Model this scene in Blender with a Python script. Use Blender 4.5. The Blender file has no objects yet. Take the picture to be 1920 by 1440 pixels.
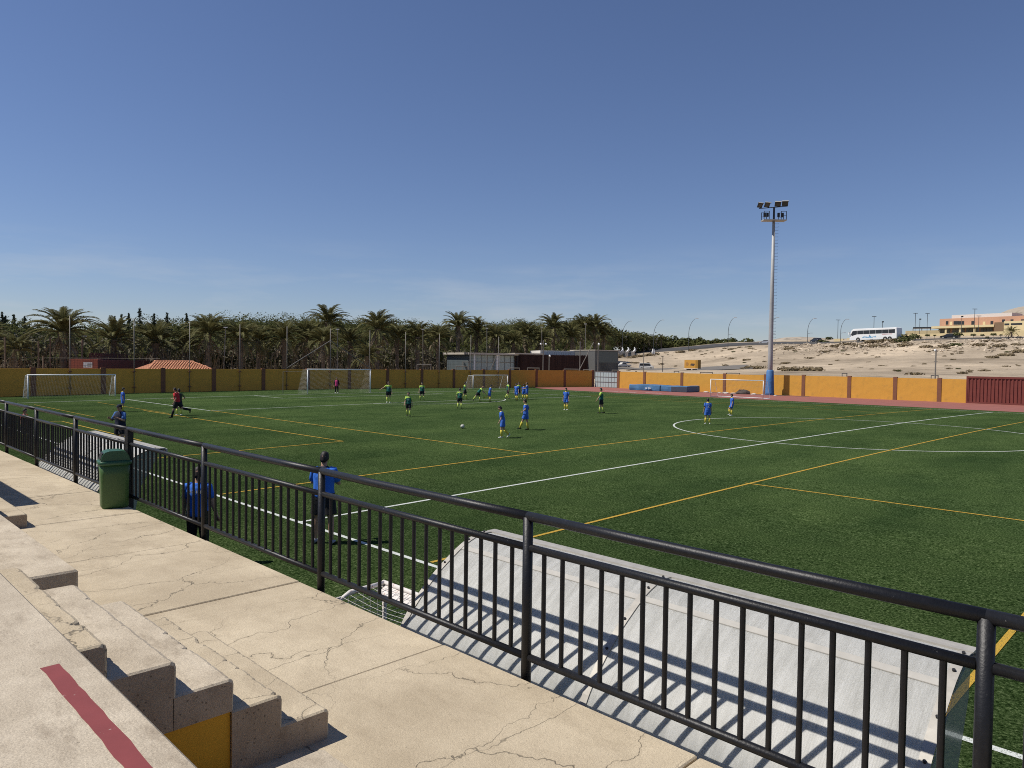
import bpy, bmesh, math, random
import numpy as np
from mathutils import Vector, Matrix, Euler, noise

random.seed(7); RNG = np.random.default_rng(7)
SC = bpy.context.scene
COL = SC.collection
PI = math.pi
R_ = math.radians

# ------------------------------------------------------------------ camera
CAM = Vector((14.8177, -8.2055, 3.6372))
FOC = 1372.5                                   # focal length in pixels of a 1920 px wide frame
def _axes(yaw, pitch, roll):
    F = Vector((math.sin(yaw)*math.cos(pitch), math.cos(yaw)*math.cos(pitch), math.sin(pitch)))
    R0 = Vector((math.cos(yaw), -math.sin(yaw), 0)); U0 = R0.cross(F)
    return F, R0*math.cos(roll)+U0*math.sin(roll), U0*math.cos(roll)-R0*math.sin(roll)
FW, RT, UP = _axes(-0.7833, -0.0294, 0.0140)
cd = bpy.data.cameras.new('camera'); cam = bpy.data.objects.new('camera', cd); COL.objects.link(cam)
cd.sensor_width = 36.0; cd.lens = 36.0*FOC/1920.0; cd.clip_start = 0.05; cd.clip_end = 6000
M = Matrix.Identity(4)
for i in range(3):
    M[i][0] = RT[i]; M[i][1] = UP[i]; M[i][2] = -FW[i]; M[i][3] = CAM[i]
cam.matrix_world = M
SC.camera = cam

# ------------------------------------------------------------------ sky, sun, exposure
SUN_EL, SUN_AZ = R_(54.0), R_(50.0)            # shadows run toward +x*cos(az), +y*sin(az)
SDIR = Vector((-math.cos(SUN_AZ)*math.cos(SUN_EL), -math.sin(SUN_AZ)*math.cos(SUN_EL), math.sin(SUN_EL)))
W = bpy.data.worlds.new('World'); SC.world = W; W.use_nodes = True
nt = W.node_tree; nt.nodes.clear()
wo = nt.nodes.new('ShaderNodeOutputWorld'); bg = nt.nodes.new('ShaderNodeBackground')
sky = nt.nodes.new('ShaderNodeTexSky'); sky.sky_type = 'NISHITA'; sky.sun_disc = False
sky.sun_elevation = SUN_EL; sky.sun_rotation = math.atan2(SDIR.x, SDIR.y)
sky.altitude = 0; sky.air_density = 1.0; sky.dust_density = 0.1; sky.ozone_density = 4.5
hsv = nt.nodes.new('ShaderNodeHueSaturation'); hsv.inputs['Saturation'].default_value = 0.97
tc = nt.nodes.new('ShaderNodeTexCoord'); mp = nt.nodes.new('ShaderNodeMapping')
mp.inputs['Scale'].default_value = (5.0, 5.0, 34.0)
cn = nt.nodes.new('ShaderNodeTexNoise'); cn.inputs['Scale'].default_value = 1.0; cn.inputs['Detail'].default_value = 6; cn.inputs['Roughness'].default_value = 0.6
cr = nt.nodes.new('ShaderNodeValToRGB'); cr.color_ramp.elements[0].position = 0.47; cr.color_ramp.elements[1].position = 0.74
sp = nt.nodes.new('ShaderNodeSeparateXYZ')
mr = nt.nodes.new('ShaderNodeMapRange'); mr.inputs['From Min'].default_value = 0.16; mr.inputs['From Max'].default_value = 0.03
mul = nt.nodes.new('ShaderNodeMath'); mul.operation = 'MULTIPLY'
mul2 = nt.nodes.new('ShaderNodeMath'); mul2.operation = 'MULTIPLY'; mul2.inputs[1].default_value = 0.55
mixc = nt.nodes.new('ShaderNodeMix'); mixc.data_type = 'RGBA'; mixc.inputs['B'].default_value = (6.6, 7.0, 7.5, 1)
L = nt.links.new
L(tc.outputs['Generated'], mp.inputs['Vector']); L(mp.outputs['Vector'], cn.inputs['Vector']); L(cn.outputs['Fac'], cr.inputs['Fac'])
L(tc.outputs['Generated'], sp.inputs[0]); L(sp.outputs['Z'], mr.inputs['Value'])
L(cr.outputs['Color'], mul.inputs[0]); L(mr.outputs['Result'], mul.inputs[1]); L(mul.outputs[0], mul2.inputs[0])
tint = nt.nodes.new('ShaderNodeMix'); tint.data_type = 'RGBA'; tint.blend_type = 'MULTIPLY'; tint.inputs['Factor'].default_value = 1; tint.inputs['B'].default_value = (0.91, 0.90, 1.05, 1)
L(sky.outputs['Color'], tint.inputs['A']); L(tint.outputs['Result'], hsv.inputs['Color']); L(hsv.outputs['Color'], mixc.inputs['A']); L(mul2.outputs[0], mixc.inputs['Factor'])
L(mixc.outputs['Result'], bg.inputs['Color']); bg.inputs['Strength'].default_value = 0.083
L(bg.outputs['Background'], wo.inputs['Surface'])
sl = bpy.data.lights.new('sun', 'SUN'); sl.energy = 4.8; sl.angle = R_(0.53); sl.color = (1.0, 0.95, 0.87)
so = bpy.data.objects.new('sun', sl); COL.objects.link(so); so.rotation_euler = SDIR.to_track_quat('Z', 'Y').to_euler(); so.location = (0, 0, 60)
SC.view_settings.view_transform = 'Standard'; SC.view_settings.look = 'None'
SC.view_settings.exposure = 0.0; SC.view_settings.gamma = 1.0; SC.view_settings.use_curve_mapping = False
SC.cycles.use_denoising = False; SC.cycles.filter_width = 1.0
SC.cycles.max_bounces = 6; SC.cycles.transparent_max_bounces = 12; SC.cycles.sample_clamp_indirect = 6.0

# ------------------------------------------------------------------ survey: photo pixel -> place at a given distance or plane
def ray(px, py): return FW*FOC + RT*(px-960) + UP*(720-py)
def at(px, py, depth): return CAM + ray(px, py)*(depth/FOC)
def atx(px, py, x): d = ray(px, py); return CAM + d*((x-CAM.x)/d.x)
def aty(px, py, y): d = ray(px, py); return CAM + d*((y-CAM.y)/d.y)
def atz(px, py, z): d = ray(px, py); return CAM + d*((z-CAM.z)/d.z)
PW = 64.55; PC = PW/2; PL = 100.46
def crown(y): return 0.234*(1-((y-PC)/PC)**2)  # the pitch is built with a drainage crown

# ------------------------------------------------------------------ mesh helpers
class MB:
    def __init__(s): s.v = []; s.f = []
    def add(s, vs, fs):
        o = len(s.v); s.v.extend([tuple(p) for p in vs]); s.f.extend([tuple(i+o for i in f) for f in fs]); return s
    def box(s, c, size, rot=None):
        hx, hy, hz = size[0]/2, size[1]/2, size[2]/2
        vs = [Vector((x, y, z)) for z in (-hz, hz) for y in (-hy, hy) for x in (-hx, hx)]
        if rot is not None:
            m = rot if isinstance(rot, Matrix) else Euler(rot).to_matrix()
            vs = [m @ p for p in vs]
        c = Vector(c); vs = [p+c for p in vs]
        return s.add(vs, [(0, 2, 3, 1), (4, 5, 7, 6), (0, 1, 5, 4), (2, 6, 7, 3), (0, 4, 6, 2), (1, 3, 7, 5)])
    def b2(s, x0, x1, y0, y1, z0, z1):
        return s.box(((x0+x1)/2, (y0+y1)/2, (z0+z1)/2), (x1-x0, y1-y0, z1-z0))
    def bev(s, x0, x1, y0, y1, z0, z1, b):
        # box with chamfered top and vertical edges
        r = []
        for (z, i) in ((z0, 0), (z1-b, 0), (z1, b)):
            for (x, y) in ((x0+i+b, y0+i), (x1-i-b, y0+i), (x1-i, y0+i+b), (x1-i, y1-i-b), (x1-i-b, y1-i), (x0+i+b, y1-i), (x0+i, y1-i-b), (x0+i, y0+i+b)):
                r.append((x, y, z))
        f = [tuple(range(7, -1, -1)), tuple(range(16, 24))]
        for k in range(2):
            for i in range(8): j = (i+1) % 8; f.append((k*8+i, k*8+j, k*8+8+j, k*8+8+i))
        return s.add(r, f)
    def rings(s, rings, cap=True, close=True):
        n = len(rings[0]); vs = [p for r in rings for p in r]; fs = []
        for k in range(len(rings)-1):
            for i in range(n if close else n-1):
                j = (i+1) % n; fs.append((k*n+i, k*n+j, (k+1)*n+j, (k+1)*n+i))
        if cap and close: fs.append(tuple(range(n-1, -1, -1))); fs.append(tuple((len(rings)-1)*n+i for i in range(n)))
        return s.add(vs, fs)
    def tube(s, pts, rad, n=8, cap=True):
        pts = [Vector(p) for p in pts]; m = len(pts)
        if not hasattr(rad, '__len__'): rad = [rad]*m
        rings = []; prev = None
        for i, p in enumerate(pts):
            t = (pts[min(i+1, m-1)]-pts[max(i-1, 0)]).normalized()
            if prev is None: a = t.orthogonal().normalized()
            else:
                a = prev - t*prev.dot(t); a = a.normalized() if a.length > 1e-6 else t.orthogonal().normalized()
            prev = a; b = t.cross(a)
            rings.append([p + (a*math.cos(2*PI*k/n)+b*math.sin(2*PI*k/n))*rad[i] for k in range(n)])
        return s.rings(rings, cap)
    def ell(s, c, rx, ry, rz, n=10, m=7, rot=None):
        c = Vector(c); rings = []
        for j in range(m+1):
            a = PI*j/m; a = min(max(a, 0.06), PI-0.06)
            ring = []
            for i in range(n):
                p = Vector((rx*math.sin(a)*math.cos(2*PI*i/n), ry*math.sin(a)*math.sin(2*PI*i/n), -rz*math.cos(a)))
                if rot is not None: p = rot @ p
                ring.append(c+p)
            rings.append(ring)
        return s.rings(rings)
    def prism(s, poly, a, b, axis='y'):
        # polygon in the plane across `axis`, extruded from a to b
        def P(u, w, t): return {'y': (u, t, w), 'x': (t, u, w), 'z': (u, w, t)}[axis]
        n = len(poly)
        vs = [P(u, w, a) for u, w in poly]+[P(u, w, b) for u, w in poly]
        return s.add(vs, [tuple(range(n-1, -1, -1)), tuple(range(n, 2*n))]+[(i, (i+1) % n, n+(i+1) % n, n+i) for i in range(n)])
    def mesh(s, name, smooth=False):
        me = bpy.data.meshes.new(name); me.from_pydata(s.v, [], s.f); me.update()
        bm = bmesh.new(); bm.from_mesh(me); bmesh.ops.recalc_face_normals(bm, faces=bm.faces); bm.to_mesh(me); bm.free()
        if smooth: me.polygons.foreach_set('use_smooth', [True]*len(me.polygons))
        return me
    def build(s, name, mat, parent=None, smooth=False, **k):
        return link(name, s.mesh(name, smooth), mat, parent, **k)
def raw_mesh(name, v, f):
    me = bpy.data.meshes.new(name); me.from_pydata(v, [], f); me.update(); return me
def link(name, me, mat=None, parent=None, label=None, cat=None, group=None, kind=None, loc=None, rot=None):
    o = bpy.data.objects.new(name, me); COL.objects.link(o)
    if mat is not None and me is not None and not me.materials: me.materials.append(mat)
    if parent is not None: o.parent = parent
    if loc is not None: o.location = loc
    if rot is not None: o.rotation_euler = rot
    tag(o, label, cat, group, kind); return o
def tag(o, label=None, cat=None, group=None, kind=None):
    if label: o['label'] = label
    if cat: o['category'] = cat
    if group: o['group'] = group
    if kind: o['kind'] = kind
    return o
def thing(name, label, cat, loc=(0, 0, 0), rotz=0, group=None):
    return tag(link(name, None, loc=loc, rot=(0, 0, rotz)), label, cat, group)
def copy_tree(o, parent=None):
    c = o.copy(); COL.objects.link(c); c.parent = parent
    for ch in list(o.children): copy_tree(ch, c)
    return c
ORD = 'first second third fourth fifth sixth seventh eighth ninth tenth eleventh twelfth thirteenth fourteenth fifteenth sixteenth seventeenth eighteenth nineteenth twentieth'.split()
ORD += ['twenty-'+w for w in ORD[:9]]+['thirtieth']+['thirty-'+w for w in ORD[:9]]+['fortieth']

# ------------------------------------------------------------------ materials
MATS = {}
def _node(nt, t, **k):
    n = nt.nodes.new(t)
    for a, b in k.items(): setattr(n, a, b)
    return n
def mat(name, col, rough=0.7, metal=0.0, var=0.12, scale=6.0, bump=0.0, bscale=40.0, spec=0.4, detail=5, coords='Object', stretch=None, dirt=None, trans=0.0):
    """plain procedural surface: base colour with two octave groups of noise and an optional bump"""
    if name in MATS: return MATS[name]
    m = bpy.data.materials.new(name); m.use_nodes = True; nt = m.node_tree; MATS[name] = m
    bs = nt.nodes['Principled BSDF']; bs.inputs['Roughness'].default_value = rough; bs.inputs['Metallic'].default_value = metal
    bs.inputs['Specular IOR Level'].default_value = spec
    tc = _node(nt, 'ShaderNodeTexCoord'); vec = tc.outputs[coords]
    if stretch:
        mp = _node(nt, 'ShaderNodeMapping'); mp.inputs['Scale'].default_value = stretch; nt.links.new(vec, mp.inputs['Vector']); vec = mp.outputs['Vector']
    nz = _node(nt, 'ShaderNodeTexNoise'); nz.inputs['Scale'].default_value = scale; nz.inputs['Detail'].default_value = detail; nz.inputs['Roughness'].default_value = 0.65
    nt.links.new(vec, nz.inputs['Vector'])
    mx = _node(nt, 'ShaderNodeMix', data_type='RGBA')
    c = np.array(col)
    mx.inputs['A'].default_value = (*np.clip(c*(1-var), 0, 1), 1); mx.inputs['B'].default_value = (*np.clip(c*(1+var), 0, 1), 1)
    rp = _node(nt, 'ShaderNodeMapRange'); rp.inputs['From Min'].default_value = 0.3; rp.inputs['From Max'].default_value = 0.7
    nt.links.new(nz.outputs['Fac'], rp.inputs['Value']); nt.links.new(rp.outputs['Result'], mx.inputs['Factor'])
    out = mx.outputs['Result']
    if dirt:
        n2 = _node(nt, 'ShaderNodeTexNoise'); n2.inputs['Scale'].default_value = dirt[1]; n2.inputs['Detail'].default_value = 8; n2.inputs['Roughness'].default_value = 0.7
        nt.links.new(vec, n2.inputs['Vector'])
        r2 = _node(nt, 'ShaderNodeMapRange'); r2.inputs['From Min'].default_value = dirt[2]; r2.inputs['From Max'].default_value = dirt[2]+dirt[3]; r2.inputs['To Max'].default_value = dirt[4]
        nt.links.new(n2.outputs['Fac'], r2.inputs['Value'])
        m2 = _node(nt, 'ShaderNodeMix', data_type='RGBA'); m2.inputs['B'].default_value = (*dirt[0], 1)
        nt.links.new(out, m2.inputs['A']); nt.links.new(r2.outputs['Result'], m2.inputs['Factor']); out = m2.outputs['Result']
    nt.links.new(out, bs.inputs['Base Color'])
    if bump > 0:
        nb = _node(nt, 'ShaderNodeTexNoise'); nb.inputs['Scale'].default_value = bscale; nb.inputs['Detail'].default_value = 6; nt.links.new(vec, nb.inputs['Vector'])
        bp = _node(nt, 'ShaderNodeBump'); bp.inputs['Strength'].default_value = bump; bp.inputs['Distance'].default_value = 0.02
        nt.links.new(nb.outputs['Fac'], bp.inputs['Height']); nt.links.new(bp.outputs['Normal'], bs.inputs['Normal'])
    if trans > 0:
        tr = _node(nt, 'ShaderNodeBsdfTranslucent'); nt.links.new(out, tr.inputs['Color'])
        ms = _node(nt, 'ShaderNodeMixShader'); ms.inputs['Fac'].default_value = trans
        nt.links.new(bs.outputs[0], ms.inputs[1]); nt.links.new(tr.outputs[0], ms.inputs[2]); nt.links.new(ms.outputs[0], nt.nodes['Material Output'].inputs['Surface'])
    return m

def mat_turf():
    m = bpy.data.materials.new('turf'); m.use_nodes = True; nt = m.node_tree; L = nt.links.new
    bs = nt.nodes['Principled BSDF']; bs.inputs['Roughness'].default_value = 0.8; bs.inputs['Specular IOR Level'].default_value = 0.0; bs.inputs['Sheen Weight'].default_value = 0.0; bs.inputs['Sheen Roughness'].default_value = 0.45; bs.inputs['Sheen Tint'].default_value = (0.60, 0.68, 0.44, 1)
    ge = _node(nt, 'ShaderNodeNewGeometry')
    def nz(scale, detail, rough, stretch=None):
        n = _node(nt, 'ShaderNodeTexNoise'); n.inputs['Scale'].default_value = scale; n.inputs['Detail'].default_value = detail; n.inputs['Roughness'].default_value = rough
        if stretch:
            mp = _node(nt, 'ShaderNodeMapping'); mp.inputs['Scale'].default_value = stretch; L(ge.outputs['Position'], mp.inputs['Vector']); L(mp.outputs['Vector'], n.inputs['Vector'])
        else: L(ge.outputs['Position'], n.inputs['Vector'])
        return n.outputs['Fac']
    def ramp(src, stops):
        r = _node(nt, 'ShaderNodeValToRGB'); e = r.color_ramp.elements
        e[0].position, e[0].color = stops[0][0], (*stops[0][1], 1); e[1].position, e[1].color = stops[-1][0], (*stops[-1][1], 1)
        for p, c in stops[1:-1]: k = e.new(p); k.color = (*c, 1)
        L(src, r.inputs['Fac']); return r.outputs['Color']
    fine = ramp(nz(24, 4, 0.9), [(0.37, (0.002, 0.006, 0.0014)), (0.47, (0.0215, 0.0405, 0.0125)), (0.57, (0.055, 0.086, 0.032)), (0.68, (0.165, 0.205, 0.105))])
    big = ramp(nz(0.30, 4, 0.6, (1, 0.5, 1)), [(0.3, (0.68, 0.74, 0.72)), (0.7, (1.45, 1.36, 1.25))])
    mid = ramp(nz(3.0, 5, 0.7, (0.5, 1.4, 1)), [(0.3, (0.84, 0.84, 0.84)), (0.7, (1.16, 1.16, 1.14))])
    m1 = _node(nt, 'ShaderNodeMix', data_type='RGBA', blend_type='MULTIPLY'); m1.inputs['Factor'].default_value = 1; L(fine, m1.inputs['A']); L(big, m1.inputs['B'])
    m2 = _node(nt, 'ShaderNodeMix', data_type='RGBA', blend_type='MULTIPLY'); m2.inputs['Factor'].default_value = 1; L(m1.outputs['Result'], m2.inputs['A']); L(mid, m2.inputs['B'])
    # playing area paler than the touchline strip: grazing-view brightening put into the colour
    sx = _node(nt, 'ShaderNodeSeparateXYZ'); L(ge.outputs['Position'], sx.inputs[0]); wr = _node(nt, 'ShaderNodeMapRange'); wr.inputs['From Min'].default_value = 0.0; wr.inputs['From Max'].default_value = 14.0; wr.inputs['To Min'].default_value = 0.86; wr.inputs['To Max'].default_value = 1.28; L(sx.outputs['Y'], wr.inputs['Value'])
    m3 = _node(nt, 'ShaderNodeMix', data_type='RGBA', blend_type='MULTIPLY'); m3.inputs['Factor'].default_value = 1; L(m2.outputs['Result'], m3.inputs['A']); L(wr.outputs['Result'], m3.inputs['B'])
    L(m3.outputs['Result'], bs.inputs['Base Color'])
    bp = _node(nt, 'ShaderNodeBump'); bp.inputs['Strength'].default_value = 0.9; bp.inputs['Distance'].default_value = 0.02
    L(nz(40, 3, 0.8), bp.inputs['Height']); L(bp.outputs['Normal'], bs.inputs['Normal'])
    MATS['turf'] = m; return m

def mat_line(name, col):
    # painted turf fibres: colour broken up by green fibres showing through
    m = bpy.data.materials.new(name); m.use_nodes = True; nt = m.node_tree; L = nt.links.new
    bs = nt.nodes['Principled BSDF']; bs.inputs['Roughness'].default_value = 0.85; bs.inputs['Specular IOR Level'].default_value = 0.15
    ge = _node(nt, 'ShaderNodeNewGeometry')
    n = _node(nt, 'ShaderNodeTexNoise'); n.inputs['Scale'].default_value = 62; n.inputs['Detail'].default_value = 3; L(ge.outputs['Position'], n.inputs['Vector'])
    r = _node(nt, 'ShaderNodeValToRGB'); e = r.color_ramp.elements
    e[0].position = 0.31; e[0].color = (0.05, 0.08, 0.03, 1); e[1].position = 0.46; e[1].color = (*col, 1)
    L(n.outputs['Fac'], r.inputs['Fac']); L(r.outputs['Color'], bs.inputs['Base Color'])
    bp = _node(nt, 'ShaderNodeBump'); bp.inputs['Strength'].default_value = 0.6; bp.inputs['Distance'].default_value = 0.02
    L(n.outputs['Fac'], bp.inputs['Height']); L(bp.outputs['Normal'], bs.inputs['Normal'])
    MATS[name] = m; return m

def mat_concrete(name, col, crack=0.0, stain=0.5, scale=1.0, pits=0.0):
    m = bpy.data.materials.new(name); m.use_nodes = True; nt = m.node_tree; L = nt.links.new
    bs = nt.nodes['Principled BSDF']; bs.inputs['Roughness'].default_value = 0.9; bs.inputs['Specular IOR Level'].default_value = 0.2
    ge = _node(nt, 'ShaderNodeNewGeometry'); pos = ge.outputs['Position']
    def nz(s, d=6, r=0.6, vec=None, st=None):
        n = _node(nt, 'ShaderNodeTexNoise'); n.inputs['Scale'].default_value = s; n.inputs['Detail'].default_value = d; n.inputs['Roughness'].default_value = r
        v = vec or pos
        if st:
            mp = _node(nt, 'ShaderNodeMapping'); mp.inputs['Scale'].default_value = st; L(v, mp.inputs['Vector']); v = mp.outputs['Vector']
        L(v, n.inputs['Vector']); return n
    def mr(src, a, b, lo=0.0, hi=1.0):
        r = _node(nt, 'ShaderNodeMapRange'); r.inputs['From Min'].default_value = a; r.inputs['From Max'].default_value = b; r.inputs['To Min'].default_value = lo; r.inputs['To Max'].default_value = hi
        L(src, r.inputs['Value']); return r.outputs['Result']
    def mixc(a, b, f, mode='MIX'):
        x = _node(nt, 'ShaderNodeMix', data_type='RGBA', blend_type=mode)
        for s, k in ((a, 'A'), (b, 'B')):
            if isinstance(s, tuple): x.inputs[k].default_value = (*s, 1)
            else: L(s, x.inputs[k])
        if isinstance(f, float): x.inputs['Factor'].default_value = f
        else: L(f, x.inputs['Factor'])
        return x.outputs['Result']
    c = np.array(col)
    base = mixc(tuple(c*np.array((0.84, 0.82, 0.79))), tuple(np.minimum(c*np.array((1.13, 1.13, 1.12)), 1)), mr(nz(1.1*scale, 8, 0.68).outputs['Fac'], 0.36, 0.64))
    base = mixc(base, tuple(c*np.array((0.66, 0.63, 0.60))), mr(nz(2.3*scale, 9, 0.74, st=(0.6, 1.5, 1)).outputs['Fac'], 0.52, 0.70, 0, stain))
    base = mixc(base, tuple(np.minimum(c*1.3, 1)), mr(nz(3.1*scale, 7, 0.7, st=(1.6, 0.5, 1)).outputs['Fac'], 0.60, 0.78, 0, stain*0.7))
    grain = mr(nz(170, 3, 0.7).outputs['Fac'], 0.35, 0.65, 0.80, 1.16)
    g = _node(nt, 'ShaderNodeMix', data_type='RGBA', blend_type='MULTIPLY'); g.inputs['Factor'].default_value = 1; L(base, g.inputs['A']); L(grain, g.inputs['B']); base = g.outputs['Result']
    hsrc = nz(55, 6, 0.7).outputs['Fac']
    speck = mr(nz(60, 3, 0.6).outputs['Fac'], 0.66, 0.74, 0, 0.6)
    base = mixc(base, tuple(c*0.30), speck)
    if pits > 0:
        vo = _node(nt, 'ShaderNodeTexVoronoi'); vo.inputs['Scale'].default_value = 34; L(pos, vo.inputs['Vector'])
        base = mixc(base, tuple(c*0.12), mr(vo.outputs['Distance'], 0.20, 0.12, 0, pits))
    if crack > 0:
        dn = nz(1.7, 5, 0.6); dv = _node(nt, 'ShaderNodeVectorMath', operation='SCALE'); dv.inputs['Scale'].default_value = 0.75; L(dn.outputs['Color'], dv.inputs[0])
        av = _node(nt, 'ShaderNodeVectorMath', operation='ADD'); L(pos, av.inputs[0]); L(dv.outputs[0], av.inputs[1])
        mp = _node(nt, 'ShaderNodeMapping'); mp.inputs['Scale'].default_value = (0.95, 0.50, 1); L(av.outputs[0], mp.inputs['Vector'])
        vo = _node(nt, 'ShaderNodeTexVoronoi', feature='DISTANCE_TO_EDGE', voronoi_dimensions='2D'); vo.inputs['Scale'].default_value = 1.45; L(mp.outputs['Vector'], vo.inputs['Vector'])
        msk = mr(nz(0.9, 3, 0.5).outputs['Fac'], 0.36, 0.56, 0.25, 1)
        thin = mr(vo.outputs['Distance'], 0.0075, 0.001, 0, 1)
        halo = mr(vo.outputs['Distance'], 0.060, 0.0, 0, 0.55)
        hm = mr(nz(2.2, 6, 0.7).outputs['Fac'], 0.48, 0.70, 0, 1)
        def times(a, b):
            x = _node(nt, 'ShaderNodeMath', operation='MULTIPLY'); L(a, x.inputs[0]); L(b, x.inputs[1]); return x.outputs[0]
        base = mixc(base, tuple(c*np.array((0.52, 0.48, 0.44))), times(times(halo, hm), msk))
        ck = times(thin, msk)
        # hairline cracks across the walkway
        sx_ = _node(nt, 'ShaderNodeSeparateXYZ'); L(pos, sx_.inputs[0]); wn = nz(0.8, 6, 0.62, st=(1, 0.8, 1)).outputs['Fac']
        w1 = _node(nt, 'ShaderNodeMath', operation='MULTIPLY_ADD'); w1.inputs[1].default_value = 0.55; L(wn, w1.inputs[0]); L(sx_.outputs['X'], w1.inputs[2])
        w2_ = _node(nt, 'ShaderNodeMath', operation='PINGPONG'); w2_.inputs[1].default_value = 0.41; L(w1.outputs[0], w2_.inputs[0])
        hl = times(mr(w2_.outputs[0], 0.0042, 0.0008, 0, 0.8), mr(nz(0.7, 2, 0.5, st=(1.6, 0.7, 1)).outputs['Fac'], 0.44, 0.56, 0, 1))
        mxx = _node(nt, 'ShaderNodeMath', operation='MAXIMUM'); L(ck, mxx.inputs[0]); L(hl, mxx.inputs[1]); ck = mxx.outputs[0]; base = mixc(base, tuple(c*0.36), ck)
        sb = _node(nt, 'ShaderNodeMath', operation='SUBTRACT'); L(hsrc, sb.inputs[0]); L(ck, sb.inputs[1]); hsrc = sb.outputs[0]
    L(base, bs.inputs['Base Color'])
    bp = _node(nt, 'ShaderNodeBump'); bp.inputs['Strength'].default_value = 0.5; bp.inputs['Distance'].default_value = 0.010
    L(hsrc, bp.inputs['Height']); L(bp.outputs['Normal'], bs.inputs['Normal'])
    MATS[name] = m; return m

def mat_canopy():
    m = bpy.data.materials.new('polycarbonate'); m.use_nodes = True; nt = m.node_tree; L = nt.links.new
    bs = nt.nodes['Principled BSDF']; bs.inputs['Roughness'].default_value = 0.5; bs.inputs['Specular IOR Level'].default_value = 0.4; bs.inputs['Subsurface Weight'].default_value = 0.5; bs.inputs['Subsurface Radius'].default_value = (0.10, 0.095, 0.085); bs.inputs['Subsurface Scale'].default_value = 1.0
    ge = _node(nt, 'ShaderNodeNewGeometry')
    mp = _node(nt, 'ShaderNodeMapping'); mp.inputs['Scale'].default_value = (7, 1.0, 1.0); L(ge.outputs['Position'], mp.inputs['Vector'])
    n = _node(nt, 'ShaderNodeTexNoise'); n.inputs['Scale'].default_value = 2.2; n.inputs['Detail'].default_value = 8; n.inputs['Roughness'].default_value = 0.7; L(mp.outputs['Vector'], n.inputs['Vector'])
    n2 = _node(nt, 'ShaderNodeTexNoise'); n2.inputs['Scale'].default_value = 2.6; n2.inputs['Detail'].default_value = 7; n2.inputs['Roughness'].default_value = 0.72; L(ge.outputs['Position'], n2.inputs['Vector'])
    r = _node(nt, 'ShaderNodeValToRGB'); e = r.color_ramp.elements; e[0].position = 0.34; e[0].color = (0.40, 0.39, 0.35, 1); e[1].position = 0.72; e[1].color = (0.64, 0.625, 0.565, 1)
    L(n.outputs['Fac'], r.inputs['Fac'])
    r2 = _node(nt, 'ShaderNodeMapRange'); r2.inputs['From Min'].default_value = 0.60; r2.inputs['From Max'].default_value = 0.66; r2.inputs['To Max'].default_value = 0.35; L(n2.outputs['Fac'], r2.inputs['Value'])
    mx = _node(nt, 'ShaderNodeMix', data_type='RGBA'); mx.inputs['B'].default_value = (0.42, 0.41, 0.37, 1); L(r.outputs['Color'], mx.inputs['A']); L(r2.outputs['Result'], mx.inputs['Factor'])
    L(mx.outputs['Result'], bs.inputs['Base Color'])
    wv = _node(nt, 'ShaderNodeTexWave'); wv.bands_direction = 'X'; wv.inputs['Scale'].default_value = 22; wv.inputs['Distortion'].default_value = 0; L(ge.outputs['Position'], wv.inputs['Vector'])
    bp = _node(nt, 'ShaderNodeBump'); bp.inputs['Strength'].default_value = 0.12; bp.inputs['Distance'].default_value = 0.003; L(wv.outputs['Fac'], bp.inputs['Height']); L(bp.outputs['Normal'], bs.inputs['Normal'])
    tr = _node(nt, 'ShaderNodeBsdfTranslucent'); L(mx.outputs['Result'], tr.inputs['Color'])
    ms = _node(nt, 'ShaderNodeMixShader'); ms.inputs['Fac'].default_value = 0.12
    L(bs.outputs[0], ms.inputs[1]); L(tr.outputs[0], ms.inputs[2]); L(ms.outputs[0], nt.nodes['Material Output'].inputs['Surface'])
    MATS['polycarbonate'] = m; return m

def mat_pane(name, col, alpha):
    # tinted see-through sheet
    m = bpy.data.materials.new(name); m.use_nodes = True; nt = m.node_tree; L = nt.links.new
    bs = nt.nodes['Principled BSDF']; bs.inputs['Base Color'].default_value = (*col, 1); bs.inputs['Roughness'].default_value = 0.12
    tr = _node(nt, 'ShaderNodeBsdfTransparent'); tr.inputs['Color'].default_value = (0.85, 0.88, 0.87, 1)
    ms = _node(nt, 'ShaderNodeMixShader'); ms.inputs['Fac'].default_value = alpha
    L(tr.outputs[0], ms.inputs[1]); L(bs.outputs[0], ms.inputs[2]); L(ms.outputs[0], nt.nodes['Material Output'].inputs['Surface'])
    MATS[name] = m; return m

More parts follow.
